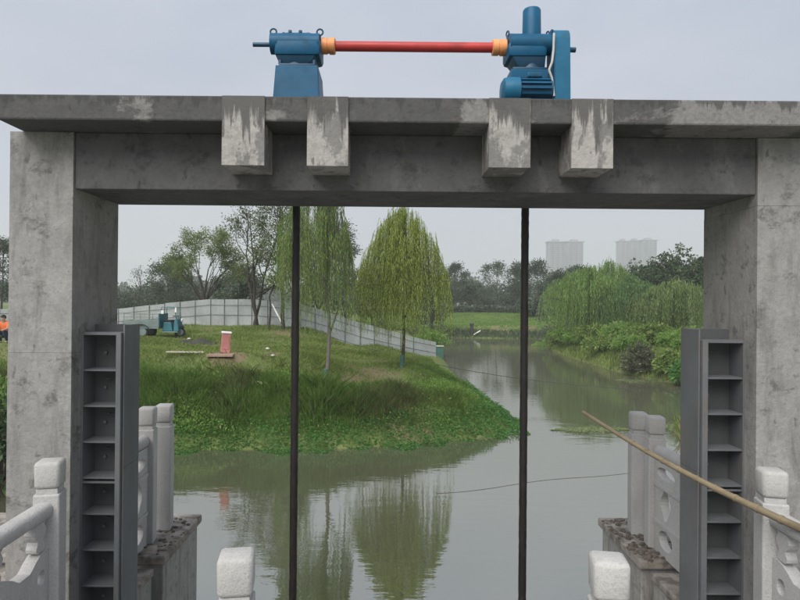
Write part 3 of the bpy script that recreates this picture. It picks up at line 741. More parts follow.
# end posts on the far ends of the abutments
def far_side(side, pxB, pyB, pxA, pyA, label):
    yB, yA = 5.72, 6.05
    vB, vA = pt(pxB, pyB, yB-PW/2), pt(pxA, pyA, yA-PW/2)
    base = 4-2.30
    t = thing('stone_railing', label, 'railing', (vB.x, yB, base), 'carved stone railings')
    post(t, vB.x, yB, vB.z, base, .155, -side*R(8)); post(t, vA.x, yA, vA.z, base, .16, -side*R(8))
    xr = vB.x + (-.03 if side < 0 else .03)
    rail_run(t, (vB.x, yB-PW/2-.002), (vB.x, 4.76), vB.z-.25, base)
far_side(-1, 144.5, 408.5, 162, 405.5, 'pale stone railing and two end posts on the left abutment above the water')
far_side(1, 659, 417.5, 641.5, 413.5, 'pale stone railing and two end posts on the right abutment beyond the bamboo pole')
fr = thing('stone_railing', 'pale stone railing in the foreground whose two square post caps rise from the bottom edge', 'railing', (.2, 2.6, DECK), 'carved stone railings')
fp = []
for px, py in ((231.5, 561), (616.5, 565)):
    v = pt(px, py, 2.5); post(fr, v.x, 2.5+.085, v.z, DECK, .152, R(8) if px < 400 else -R(8)); fp.append(v)
rail_run(fr, (fp[0].x+.087, 2.585), (fp[1].x-.087, 2.585), min(fp[0].z, fp[1].z)-.28, DECK)

# ------------------------------------------------------------------ bamboo pole leaning over the right railing
A, B = pt(583, 412, 5.15), pt(835, 544, 3.18)
t = MB(); Ln = (B-A).length; D = (B-A).normalized(); n = 14; last = A
for k in range(n):
    f0, f1 = k/n, (k+1)/n; r0 = .014+.010*f0; r1 = .014+.010*f1
    sag = lambda f: Vector((0, 0, -.05*math.sin(math.pi*f)))
    p0, p1 = A+D*Ln*f0+sag(f0), A+D*Ln*f1+sag(f1)
    t.tube(p0, p1, r0, r1, 12); t.tube(p1-D*.008, p1+D*.008, r1*1.16, n=12)
o = t.build('bamboo_pole', M['bamboo'], None, 35, at=A)
tag(o, 'long weathered bamboo pole slanting across the right gate guide and stone railing', 'pole')

# ------------------------------------------------------------------ the sheet-metal site fence along the left bank
FP = [(-30, 329, 309, 39), (60, 330, 309, 38.5), (119, 331, 308.5, 38), (165, 328.5, 303.5, 37), (211, 326, 299, 36), (252, 327, 299.3, 35.5), (300, 329.5, 304, 35), (330, 337, 313, 35.5), (360, 347, 322.5, 36), (388, 352.5, 330, 37), (413, 357.5, 337, 38), (436, 361, 342, 39.5)]
def fence(pts, label):
    base0 = pt(pts[0][0], pts[0][1], pts[0][3])
    t = thing('site_fence', label, 'fence', pt(211, 326, 36))
    pv = []
    for (a, b2) in zip(pts, pts[1:]):
        n = max(1, round((b2[0]-a[0])/15.5))
        for k in range(n):
            f = k/n; q = [a[i]+(b2[i]-a[i])*f for i in range(4)]; pv.append(q)
    pv.append(pts[-1])
    P = [(pt(q[0], q[1], q[3]), pt(q[0], q[2], q[3])) for q in pv]
    for i, ((l0, l1), (r0, r1)) in enumerate(zip(P, P[1:])):
        U = (r0-l0); ln = U.length; U = U.normalized(); Wn = Vector((U.y, -U.x, 0)).normalized()   # towards the viewer
        # ribbed sheet
        m = 12; b = MB(); rows = []
        jog = random.uniform(-.03, .03); ju = random.uniform(-.02, .03)
        for j in range(m*2+1):
            f = j/(m*2); w = .018*(1 if (j//1) % 2 else 0)
            lo = l0.lerp(r0, f*.985+.0075); hi = l1.lerp(r1, f*.985+.0075)
            rows.append([b.b.verts.new(lo+Wn*w+Vector((0, 0, -.15))), b.b.verts.new(hi+Wn*(w+jog)+Vector((0, 0, ju)))])
        for A_, B_ in zip(rows, rows[1:]): b.b.faces.new([A_[0], B_[0], B_[1], A_[1]])
        bmesh.ops.solidify(b.b, geom=b.b.faces[:], thickness=.006)
        b.build('fence_panel', M['sheet'], t)
        pb = MB(); h = (l1-l0).length
        pb.tube(l0+Wn*.05+Vector((0, 0, -.3)), l1+Wn*.05+Vector((0, 0, .04)), .020, n=6); pb.build('fence_post', M['fence_post'], t)
        for f in (.42, .78):
            rb = MB(); rb.tube(l0.lerp(l1, f)+Wn*.035, r0.lerp(r1, f)+Wn*.035, .013, n=6); rb.build('fence_rail', M['fence_post'], t)
fence(FP, 'long pale sheet metal fence with dark posts behind the left bank trees')
v0, v1 = pt(272, 304, 33.8), pt(285.5, 330, 33.0)
o = MB().tube(v0, v1, .045, n=8).build('leaning_pole', M['white'], None, 40, at=v1); tag(o, 'white pole leaning against the sheet metal fence behind the tall bare tree', 'pole')

# ------------------------------------------------------------------ trees
def curve_pts(a, b, bow, n):
    a, b, bow = Vector(a), Vector(b), Vector(bow)
    return [a.lerp(b, i/n)+bow*math.sin(math.pi*i/n) for i in range(n+1)]
def branch(base, d, length, r, depth, rnd, segs, tips, spread, up_, nseg=4, ratio=.68, kids=(2, 3), taper=.62):
    p = Vector(base); d = Vector(d).normalized(); r_ = r
    kpts = []
    for i in range(nseg):
        d = (d + Vector((rnd.gauss(0, .10), rnd.gauss(0, .10), rnd.gauss(0, .06)+up_*.10))).normalized()
        q = p + d*(length/nseg); r2 = r*(1-(1-taper)*(i+1)/nseg)
        segs.append((tuple(p), tuple(q), r_, r2)); p = q; r_ = r2
        kpts.append((Vector(p), Vector(d), r2))
    if depth == 0: tips.extend(kpts[nseg//2-1:]); return
    if depth <= 2: tips.extend(kpts[-2:] if depth == 1 else kpts[-1:])
    k = rnd.randint(*kids)
    for j in range(k):
        src = kpts[-1] if j < 2 else kpts[rnd.randint(nseg//2, nseg-1)]
        az = rnd.uniform(0, 2*math.pi)
        perp = src[1].orthogonal().normalized(); perp.rotate(Matrix.Rotation(az, 3, src[1]))
        nd = (src[1]*math.cos(spread)+perp*math.sin(spread)*rnd.uniform(.7, 1.15)).normalized()
        branch(src[0], nd, length*ratio*rnd.uniform(.8, 1.15), src[2]*.72, depth-1, rnd, segs, tips, spread, up_, nseg, ratio, kids, taper)
def tree(name, label, base, height, r, mat_leaf, mat_bark, seed, depth=4, spread=.5, up_=.3, first=.3, leaves=30, leaf=(.14, .07), clump=.28, ratio=.70, kids=(2, 3), lean=(0, 0), group=None, cat='tree', stems=1, fit_w=None):
    rnd = random.Random(seed); segs, tips = [], []
    base = Vector(base)
    for s in range(stems):
        off = Vector((rnd.uniform(-.3, .3), rnd.uniform(-.3, .3), 0))*(0 if stems == 1 else 1)
        ln = Vector((lean[0]+(rnd.uniform(-.2, .2) if stems > 1 else 0), lean[1], 1))
        branch(base+off-Vector((0, 0, .15)), ln, height*first, r, depth, rnd, segs, tips, spread, up_, 4, ratio, kids)
    # scale so that the crown reaches the wanted height (and width)
    top = max(s[1][2] for s in segs)+clump*.6; k = height/(top-base.z)
    wid = max(s[1][0] for s in segs)-min(s[1][0] for s in segs)+clump
    kw = (fit_w/wid) if fit_w else k
    f = lambda p: (base.x+(p[0]-base.x)*kw, base.y+(p[1]-base.y)*kw, base.z+(p[2]-base.z)*k)
    segs = [(f(a), f(b), max(c, .008), max(d, .006)) for a, b, c, d in segs]
    t = thing(name, label, cat, base, group)
    v, q = tubes(segs, 6); mesh_np('trunk', v, q, mat_bark, t, True)
    P = np.array([f(p[0]) for p in tips]); Dr = np.array([tuple(p[1]) for p in tips])
    P = np.repeat(P, leaves, 0); Dr = np.repeat(Dr, leaves, 0)
    g = rng.normal(size=P.shape)*clump*np.array([1, 1, .8]); P = P+g
    D = unit(g*1.2+Dr*.5+rng.normal(size=P.shape)*.5+np.array([0, 0, -.2])); D = D
    ls = leaf[0]*rng.uniform(.6, 1.3, len(P)); v, q = leaf_quads(P, D, ls, ls*leaf[1]/leaf[0], .1)
    mesh_np('crown', v, q, mat_leaf, t)
    return t
def limb_tree(name, label, base, height, w, r, mat_leaf, mat_bark, seed, crown0=.3, limbs=14, elev=(.35, 1.1), leaves=8, leaf=(.14, .07), clump=.18, depth=2, profile=None, stems=1, fan=False, cat='tree', leader=.95, dpt=.8):
    """a leader (or several stems) with limbs set along it, each limb forking into twigs that carry the leaves"""
    rnd = random.Random(seed); segs, tips = [], []; base = Vector(base)
    prof = profile or (lambda f: math.sin(math.pi*(.12+.80*f))**.7)
    for s in range(stems):
        ln = Vector((rnd.uniform(-.22, .22) if stems > 1 else rnd.uniform(-.04, .04), rnd.uniform(-.15, .15) if stems > 1 else 0, 1))
        off = Vector((rnd.uniform(-.25, .25), rnd.uniform(-.2, .2), 0))*(stems > 1)
        H = height*(leader if not fan else crown0)*rnd.uniform(.85, 1); st = [base+off-Vector((0, 0, .15))]
        for i in range(8): st.append(st[-1]+(ln+Vector((rnd.gauss(0, .07), rnd.gauss(0, .07), 0))).normalized()*(H/8))
        rr = r*(.75 if stems > 1 else 1)
        for i in range(8): segs.append((tuple(st[i]), tuple(st[i+1]), max(.012, rr*(1-.10*i if not fan else 1-.03*i)), max(.01, rr*(1-.10*(i+1) if not fan else 1-.03*(i+1)))))
        n = max(3, limbs//stems)
        for k in range(n):
            f = (k+rnd.uniform(.1, .9))/n; az = 2.4*k+rnd.uniform(-.5, .5)
            if fan:
                a0 = (-1+2*f)*1.12; p = st[-1-(k % 3)//2]
                d = Vector((math.sin(a0), rnd.uniform(-.5, .5), math.cos(a0)*1.1)); Ln = (height-H)*.50*rnd.uniform(.85, 1.1)*(1.0-.12*abs(a0)); rl = r*.45
            else:
                q = crown0+(1-crown0)*f; j = min(7, int(q*8)); p = st[j].lerp(st[j+1], q*8-j)
                el = elev[0]+(elev[1]-elev[0])*f+rnd.uniform(-.12, .12)
                d = Vector((math.cos(az)*math.cos(el), math.sin(az)*math.cos(el)*dpt, math.sin(el))); Ln = w*.5*prof(f)*.55*rnd.uniform(.75, 1.15); rl = r*.42*(1-.65*f)
            branch(p, d, Ln, max(.015, rl), depth, rnd, segs, tips, .48, .25, 4, .66, (2, 3), .6)
    tz = max(t[0].z for t in tips); k = height/(tz+clump*.5-base.z); xs = [t[0].x for t in tips]; kw = w/(max(xs)-min(xs)+clump)
    f = lambda p: (base.x+(p[0]-base.x)*kw, base.y+(p[1]-base.y)*kw, base.z+(p[2]-base.z)*k)
    segs = [(f(a), f(b), max(c, .008), max(d, .006)) for a, b, c, d in segs]
    t = thing(name, label, cat, base)
    v, q = tubes(segs, 6); mesh_np('trunk', v, q, mat_bark, t, True)
    P = np.array([f(p[0]) for p in tips]); Dr = np.array([tuple(p[1]) for p in tips])
    cnt = rng.poisson(leaves, len(P)); P = np.repeat(P, cnt, 0); Dr = np.repeat(Dr, cnt, 0)
    g = rng.normal(size=P.shape)*clump*np.array([1, 1, .7]); P = P+g
    D = unit(g/clump*.5+Dr*.6+rng.normal(size=P.shape)*.5+np.array([0, 0, -.15]))
    ls = leaf[0]*rng.uniform(.6, 1.3, len(P)); v, q = leaf_quads(P, D, ls, ls*leaf[1]/leaf[0], .1)
    mesh_np('crown', v, q, mat_leaf, t)
    return t
def willow(name, label, base, height, w, mat_leaf, mat_bark, seed, n_str=900, r=.09, bottom=.9, leaf=(.13, .02), step=.07, peak=.5, forks=7, group=None, crown0=.35, wrap=False, shape=1.0, drop=(.5, 1.0), trunk_top=.75, lean=0, skew=0, wisp=0):
    """weeping tree: a trunk, arching limbs, and curtains of hanging twigs set with narrow leaves"""
    rnd = random.Random(seed); base = Vector(base); r_np = np.random.default_rng(seed)
    t = thing(name, label, 'tree', base, group)
    segs = []; trunk = [base+Vector((lean*math.sin(f*2)+.06*math.sin(f*5), .04*math.sin(f*7), -.15+f*height*trunk_top)) for f in np.linspace(0, 1, 10)]
    for i in range(9): segs.append((tuple(trunk[i]), tuple(trunk[i+1]), r*(1-.075*i), r*(1-.075*(i+1))))
    roots = []
    for k in range(forks):
        f0 = rnd.uniform(crown0, .95); p = Vector(trunk[min(9, int(f0*9.99))])
        az = 2*math.pi*k/forks+rnd.uniform(-.4, .4); reach = w/2*rnd.uniform(.45, .95)*(1.05-.55*max(0, (f0-.4)))
        zr_ = (height*rnd.uniform(.80, 1.0) if f0 > .6 else height*rnd.uniform(.6, .85))
        e = base+Vector((math.cos(az)*reach, math.sin(az)*reach, 0)); e.z = base.z+zr_*(1-.30*(reach/(w/2)))
        mid = p.lerp(e, .5)+Vector((0, 0, height*.10))
        prev = p; rr = r*.5
        for f in (.25, .5, .75, 1):
            q = p*(1-f)**2+mid*2*f*(1-f)+e*f*f; segs.append((tuple(prev), tuple(q), rr, rr*.72)); rr *= .72; prev = q; roots.append((q, f))
    v, q = tubes(segs, 7); mesh_np('trunk', v, q, mat_bark, t, True)
    Ps, Ds, Sz, tw = [], [], [], []
    nc = max(26, n_str//14); cl = [(r_np.uniform(0, 2*math.pi), r_np.uniform(.0, 1)**.62) for _ in range(nc)]
    for s in range(n_str+wisp):
        # start on a ragged dome, gathered into tresses
        ca, cr = cl[s % nc]; az = ca+r_np.normal(0, .10); rad = min(1.0, abs(cr+r_np.normal(0, .05))) if s < n_str else r_np.uniform(.55, 1.22)
        if s % 11 == 0: rad = r_np.uniform(0, .16)
        dome = height*(1-(1-peak)*rad**(1.35*shape))*(1+r_np.normal(0, .035))
        st = np.array([base.x+skew*rad+math.cos(az)*rad*w/2*.9, base.y+math.sin(az)*rad*w/2*.9, base.z+dome])
        zb = base.z+height*(1-bottom)+abs(r_np.normal(0, .10))*height
        if s >= n_str: st[2] += r_np.uniform(.0, .06)*height
        ln = max(.3, (st[2]-zb)*r_np.uniform(*drop))
        n = int(ln/step); u = np.linspace(0, 1, n)
        out = .32*w/2*(1-np.exp(-2.5*u))*(.25+.5*rad); sway = r_np.normal(0, .05, 2)
        x = st[0]+math.cos(az)*out*.5+sway[0]*u*ln*.5+.02*np.sin(u*9+s); y = st[1]+math.sin(az)*out*.5+sway[1]*u*ln*.5
        z = st[2]+.10*height*np.sin(np.minimum(u*3, 1)*math.pi)*.3*(1-rad*.5)-u*ln
        pts = np.stack([x, y, z], 1); Ps.append(pts)
        dd = np.stack([r_np.normal(0, .22, n), r_np.normal(0, .22, n), -np.ones(n)*.9], 1); Ds.append(dd); Sz.append(np.linspace(1.05, .75, n))
        for a_, b_ in zip(pts[:-1:6], pts[6::6]): tw.append((tuple(a_), tuple(b_), .004, .003))
    P = np.concatenate(Ps); D = np.concatenate(Ds); sz = np.concatenate(Sz)*r_np.uniform(.7, 1.3, len(P))
    P = P+r_np.normal(0, .012, P.shape)
    v, q = leaf_quads(P, D, leaf[0]*sz, leaf[1]*sz)
    tv, tq = tubes(tw, 3)
    mesh_np('crown', v, q, mat_leaf, t)
    mesh_np('twigs', tv, tq, mat_bark, t)['kind'] = 'stuff'
    if wrap:
        MB().lathe((base.x, base.y, base.z-.05), (0, 0, 1), [(0, r*1.25), (.25, r*1.16), (.55, r*1.12), (.56, r*.9)], 12).build('trunk_wrap', M['wrap'], t, 40)
    return t
def crown_cloud(n_clump, cx, cy, cz, rx, ry, rz, per, csize, seed, low=-.35, hollow=.55):
    """leaf clumps scattered through an uneven crown"""
    q = np.random.default_rng(seed)
    d = unit(q.normal(size=(n_clump*3, 3))); d = d[d[:, 2] > low][:n_clump]
    rad = q.uniform(hollow, 1.0, (len(d), 1))*(1+.12*np.sin(d[:, :1]*5+seed)+.10*np.cos(d[:, 1:2]*7+d[:, 2:3]*5))
    c = d*rad*np.array([rx, ry, rz])+np.array([cx, cy, cz])
    cs = csize*q.uniform(.6, 1.4, (len(c), 1))
    P = np.repeat(c, per, 0); g = q.normal(size=P.shape); g = unit(g)*q.uniform(.2, 1, (len(P), 1))**.5
    P2 = P+g*np.repeat(cs, per, 0)*np.array([1, 1, .75])
    return P2, unit(g+np.array([0, 0, -.25])+q.normal(size=P.shape)*.5), c
def bush(name, label, base, w, h, mat_leaf, mat_bark, seed, n=60, per=60, leaf=(.16, .08), cat='shrub', group=None, csize=None, lift=.45, trunk=None, low=-.35, dpt=None, hollow=.4):
    base = Vector(base); t = thing(name, label, cat, base, group)
    cz = base.z+h*lift; rz = h*(1-lift)*.9
    P, D, c = crown_cloud(n, base.x, base.y, cz, w/2*.85, (dpt or w)/2*.85, rz, per, csize or w*.11, seed, low, hollow)
    keep = P[:, 2] > base.z-.05; P, D = P[keep], D[keep]
    ls = leaf[0]*rng.uniform(.6, 1.35, len(P)); v, f = leaf_quads(P, D, ls, ls*leaf[1]/leaf[0], .12); mesh_np('crown', v, f, mat_leaf, t)
    rnd = random.Random(seed); segs = []
    k = max(5, min(16, n//5)); tr = trunk or (.03*h)
    hub = base+Vector((0, 0, h*lift*.55))
    if trunk:
        mid = base.lerp(hub, .5)+Vector((rnd.uniform(-.08, .08)*h*.2, 0, 0))
        segs += [(tuple(base-Vector((0, 0, .2))), tuple(mid), tr, tr*.85), (tuple(mid), tuple(hub), tr*.85, tr*.75)]
    else: hub = base
    for i in range(k):
        e = Vector(c[rnd.randrange(len(c))]); m = hub.lerp(e, .5)+Vector((0, 0, .08*h))
        segs += [(tuple(hub), tuple(m), tr*.45, tr*.3), (tuple(m), tuple(e), tr*.3, tr*.12)]
    v, f = tubes(segs, 5); mesh_np('trunk' if trunk else 'stems', v, f, mat_bark, t, True)
    return t

# main weeping willow on the promontory
wb = on_ground(402.5, 22.7)
ztop = pt(402, 213, 22.7).z
willow('willow_tree', 'bright yellow-green weeping willow standing alone on the grassy point', wb, ztop-wb.z, 3.65, M['willow'], M['bark_dark'], 3, n_str=980, r=.075, bottom=.86, leaf=(.12, .019), step=.05, peak=.62, forks=9, wrap=True, shape=1.5, drop=(.4, 1.0), wisp=90)
# slim young willow in front of the fence, right of the left rod
wb = on_ground(326.5, 19.6); ztop = pt(326, 165, 19.6).z
willow('willow_tree', 'slender young willow with a forked pale trunk just right of the left rod', wb, ztop-wb.z, 2.6, M['willow2'], M['bark_pale'], 9, n_str=600, r=.075, bottom=.82, leaf=(.12, .02), step=.055, peak=.62, forks=8, wrap=True, shape=1.0, drop=(.35, .95), trunk_top=.72, lean=.06, skew=-.4)
# sparse tall trees before the fence
b0 = on_ground(257, 33.5); limb_tree('tall_tree', 'tall thin bare tree with small leaves in front of the fence, left of the rod', b0, pt(255, 192, 33.5).z-b0.z, 5.0, .12, M['tree_sparse'], M['bark_dark'], 21, .28, 26, (.5, 1.15), 8, (.12, .06), .20, 2, stems=3)
b0 = on_ground(284, 33.0); limb_tree('tall_tree', 'tall leafy dark tree behind the left rod in front of the fence', b0, pt(284, 180, 33).z-b0.z, 3.4, .12, M['tree_olive'], M['bark_dark'], 33, .25, 24, (.4, 1.1), 10, (.13, .065), .22, 2)
b0 = on_ground(292, 31.0)
willow('willow_tree', 'pale green willow whose curtain hangs behind the left rod before the fence', b0, pt(292, 200, 31).z-b0.z, 2.3, M['willow2'], M['bark_dark'], 14, n_str=200, r=.08, bottom=.72, leaf=(.19, .034), step=.11, peak=.7, forks=7, drop=(.5, 1.0))
b0 = on_ground(268, 32.3); tree('tall_tree', 'thin dark sapling between the bare tree and the left rod', b0, pt(268, 240, 32.3).z-b0.z, .07, M['far_tree'], M['bark_dark'], 41, depth=4, spread=.45, up_=.3, first=.3, leaves=22, leaf=(.16, .08), clump=.32, fit_w=2.6)
# spreading tree behind the fence
b0 = on_ground(203, 46); limb_tree('spreading_tree', 'wide-spreading olive tree with fan-shaped branches behind the fence', b0, pt(204, 227, 46).z-b0.z, 6.4, .15, M['tree_olive'], M['bark_dark'], 52, .30, 11, (.4, 1), 24, (.14, .07), .19, 3, fan=True)
# far row behind the left fence
for i, (px, d, yt, w, lab, mt) in enumerate((
        (139, 58, 266, 3.4, 'small leafless tree left of the spreading tree behind the fence', 0), (168, 66, 263, 4.6, 'dark bushy tree behind the parked cargo tricycle', 1),
        (152, 84, 283, 8, 'low dark clump of trees beyond the fence above the tricycle bed', 2), (228, 70, 268, 5.5, 'dark rounded tree right of the spreading tree behind the fence', 2),
        (246, 62, 262, 5.0, 'grey-green tree behind the fence and the tall bare tree', 2), (187, 88, 276, 7, 'low dark tree showing under the spreading tree', 2), (118, 76, 290, 8, 'low green bush at the left end of the fence view', 2),
        (345, 62, 222, 4.2, 'dark green tree behind the two willows', 1), (318, 60, 262, 6.5, 'rounded grey-green tree far behind the slender willow', 2), (372, 66, 262, 6.5, 'rounded dark tree behind the main willow, left side', 2),
        (432, 66, 256, 5.5, 'grey-green tree beside the right edge of the main willow', 2), (2, 62, 240, 5, 'pale grey tree at the far left edge beside the column', 1))):
    b0 = on_ground(px, d); h = pt(px, yt, d).z-b0.z
    if mt == 0: limb_tree('bare_tree', lab, b0, h, w, .10, M['far_dark'], M['bark_dark'], 60+i, .35, 14, (.5, 1.1), 1.2, (.14, .07), .2, 2)
    elif mt == 1: limb_tree('broadleaf_tree', lab, b0, h, w, .12, M['far_dark'], M['bark_dark'], 60+i, .22, 22, (.2, 1.1), 15, (.2, .11), .32, 2)
    else: bush('broadleaf_tree', lab, b0, w, h, M['far_tree'] if i % 2 else M['far_dark'], M['bark_dark'], 60+i, n=70, per=55, leaf=(.3, .17), cat='tree', trunk=.14, lift=.52, low=-.8)
# trees beyond the far lawn
FT = [(457, 100, 264, 3.6, 1, 'thin dark two-topped tree beyond the far lawn, nearest the willow'), (470, 108, 278, 7, 2, 'low round grey-green tree beyond the far lawn left of the pale gap'),
      (496, 100, 262, 6.5, 1, 'airy pale tree in the middle of the row beyond the far lawn'), (513, 106, 281, 8, 2, 'low round pale bush tree beyond the far lawn beside the right rod'),
      (517, 98, 263, 2.6, 1, 'narrow dark tree just left of the right rod beyond the lawn'), (537, 92, 261, 4.6, 1, 'dark twiggy tree just right of the right rod beyond the lawn'),
      (446, 112, 282, 6, 2, 'low dark bush tree at the left end of the far row'), (484, 118, 284, 8, 2, 'low dark tree at the back of the far row'), (552, 84, 275, 5.5, 2, 'blue-green bushy tree left of the right bank willows'), (533, 84, 296, 4.5, 2, 'low blue-green bush near the bend of the canal')]
for i, (px, d, yt, w, mt, lab) in enumerate(FT):
    b0 = on_ground(px, d); h = pt(px, yt, d).z-b0.z
    if mt == 1: limb_tree('park_tree', lab, b0, h, w, .13, M['far_dark'] if i in (0, 4, 5) else M['far_tree'], M['bark'], 90+i, .24, 20, (.3, 1.15), 7 if i == 2 else 10, (.26, .14), .34, 2)
    else: bush('park_tree', lab, b0, w, h, M['far_tree'], M['bark'], 90+i, n=70, per=50, leaf=(.38, .22), cat='tree', trunk=.13, lift=.5, low=-.8)
# hedge along the top of the far lawn: one clipped strip
P = []; 
hx_, hy_ = np.array([pt(446, 310, 93).x, pt(560, 310, 93).x]), 93
n = 9000; X = rng.uniform(hx_[0], hx_[1], n); Y = rng.uniform(92.5, 94, n); Z = height(X, Y)+rng.uniform(0, 1.0, n)*(1+.1*np.sin(X*1.3))
v, f = leaf_quads(np.stack([X, Y, Z], 1), rng.normal(size=(n, 3)), .34, .18)
tag(mesh_np('clipped_hedge', v, f, M['far_dark']), 'low dark clipped hedge along the top of the far lawn', 'hedge')

# right bank: weeping trees, a dark round tree behind, shrubs at the water
for i, (px, d, yt, w, ns, lab, mt) in enumerate((
        (588, 49, 269, 9.0, 1300, 'drooping green willow on the right bank below the left pair of towers', 'willow_r'), (630, 46.5, 277, 7.0, 950, 'drooping green willow in the middle of the right bank', 'willow_dark'),
        (678, 43, 281, 7.0, 1000, 'drooping pale green willow on the right bank next to the right column', 'willow_pale'), (653, 44.5, 289, 5.2, 600, 'smaller drooping willow between the two larger ones on the right bank', 'willow_pale'), (608, 52, 262, 6.4, 700, 'tall willow standing behind the others on the right bank', 'willow_r'))):
    b0 = on_ground(px, d); h = pt(px, yt, d).z-b0.z
    willow('weeping_tree', lab, b0, h, w, M[mt], M['bark_dark'], 120+i, n_str=ns, r=.11, bottom=.985, leaf=(.22, .045), step=.115, peak=.60, forks=8, shape=1.3, drop=(.45, 1.0), wisp=30)
for i, (px, d, yt, w, lab) in enumerate(((676, 64, 245, 9.5, 'large dark round tree behind the right bank willows'), (642, 68, 262, 7.0, 'dark round tree sloping down to the right pair of towers'), (716, 62, 243, 8, 'large dark tree mostly hidden by the right column'))):
    b0 = on_ground(px, d); h = pt(px, yt, d).z-b0.z
    bush('broadleaf_tree', lab, b0, w, h, M['broad_dark'], M['bark_dark'], 140+i, n=190, per=62, leaf=(.30, .17), cat='tree', trunk=.2, lift=.5, csize=.62, low=-.6)
for i, (px, d, yt, w, lab) in enumerate(((562, 63, 270, 5.5, 'dark reddish-topped tree under the left pair of towers'), (577, 66, 268, 4, 'dark tree with upright tops behind the right bank willows'))):
    b0 = on_ground(px, d); h = pt(px, yt, d).z-b0.z
    limb_tree('broadleaf_tree', lab, b0, h, w, .13, M['far_dark'], M['bark_dark'], 150+i, .2, 22, (.4, 1.2), 15, (.22, .12), .30, 2)
def spiky(name, label, base, w, h, mat_, seed, n=900):
    t = thing(name, label, 'shrub', base); q = np.random.default_rng(seed); base = np.array(base)
    segs = []; 
    for k in range(n//3):
        az = q.uniform(0, 6.28); el = q.uniform(.12, 1.5); ln = q.uniform(.55, 1.0)
        e = base+np.array([math.cos(az)*math.cos(el)*w/2, math.sin(az)*math.cos(el)*w/2, math.sin(el)*h])*ln
        m = (base+e)/2+np.array([0, 0, .12*h]); segs += [(tuple(base+q.normal(0, .06, 3)*np.array([1, 1, 0])), tuple(m), .012, .009), (tuple(m), tuple(e), .009, .004)]
    v, f = tubes(segs, 3); mesh_np('stems', v, f, M['bark_pale'], t)
    P = np.array([s[1] for s in segs[1::2]]); P0 = np.array([s[0] for s in segs[1::2]])
    u = q.uniform(.1, 1, (len(P), 22, 1)); PP = (P0[:, None]*(1-u)+P[:, None]*u).reshape(-1, 3); DD = np.repeat(unit(P-P0), 22, 0)+q.normal(0, .7, (len(PP), 3))
    v, f = leaf_quads(PP, DD, .20*q.uniform(.6, 1.3, len(PP)), .045); mesh_np('leaves', v, f, mat_, t)
b0 = on_ground(641, 33.6); spiky('spiky_shrub', 'round dark shrub with spiky grey stems at the right waterside', (b0.x, b0.y, b0.z-.1), 2.7, 1.75, M['spiky'], 5)
SH = [(606, 40.5, 36, 2.9, 1.15, 'bright green shrub left of the spiky shrub on the right waterside', 'shrub'), (671, 31.5, 0, 1.7, 1.1, 'bright green leafy shrub between the spiky shrub and the right gate guide', 'shrub'),
      (560, 52.5, 0, 3.4, 1.3, 'low green shrub on the right waterside nearest the right rod', 'shrub'), (580, 47, 0, 3.0, 1.2, 'olive green shrub under the leftmost right bank willow', 'reed'), (630, 38, 0, 2.2, .9, 'low olive shrub behind the spiky shrub', 'reed'), (690, 29.5, 0, 1.8, 1.2, 'green shrub half behind the right gate guide', 'cover'), (545, 57, 0, 3.0, 1.1, 'low dark green shrub at the bend of the canal', 'reed')]
SH += [(595, 44, 0, 3.2, 1.6, 'tall green shrub in front of the leftmost right bank willow', 'shrub'), (618, 41.5, 0, 3.0, 1.5, 'green shrub under the bluish willow on the right bank', 'reed'), (657, 39, 0, 3.0, 1.5, 'pale green shrub under the willow beside the right column', 'shrub'),
       (683, 36, 0, 3.2, 1.5, 'green shrub on the right bank half behind the right column', 'reed'), (570, 49.5, 0, 3.2, 1.5, 'green shrub on the right bank under the left pair of towers', 'reed'), (638, 43, 0, 3.2, 1.7, 'tall dark green shrub behind the spiky shrub', 'reed')]
for i, (px, d, _, w, h, lab, mt) in enumerate(SH):
    b0 = on_ground(px, d); bush('waterside_shrub', lab, b0, w, h, M[mt], M['bark'], 170+i, n=60, per=55, leaf=(.22, .085), lift=.3, low=-.2, csize=.26)
# bushes where fence meets the canal
for i, (px, d, w, h, lab) in enumerate(((428, 44, 3.0, 1.5, 'green bush at the water end of the fence right of the willow'), (447, 60, 3.0, 1.6, 'dark green bush on the far shore left of the lawn'))):
    b0 = on_ground(px, d); bush('waterside_shrub', lab, b0, w, h, M['far_tree'] if i else M['reed'], M['bark'], 185+i, n=60, per=55, leaf=(.22, .09), lift=.3, low=-.2, csize=.28)

# far-off wood along the horizon (one mass)
n = 26000; X = rng.uniform(-330, 330, n); Y = 300+rng.uniform(0, 25, n); hgt = 9+3*np.sin(X*.05)+2.2*np.sin(X*.17+1)+1.2*np.sin(X*.61)
Z = 2.4+hgt*rng.uniform(0, 1, n)**.7
v, f = leaf_quads(np.stack([X, Y, Z], 1), rng.normal(size=(n, 3)), 2.6, 1.7)
tag(mesh_np('distant_wood', v, f, M['wood_far']), kind='stuff')

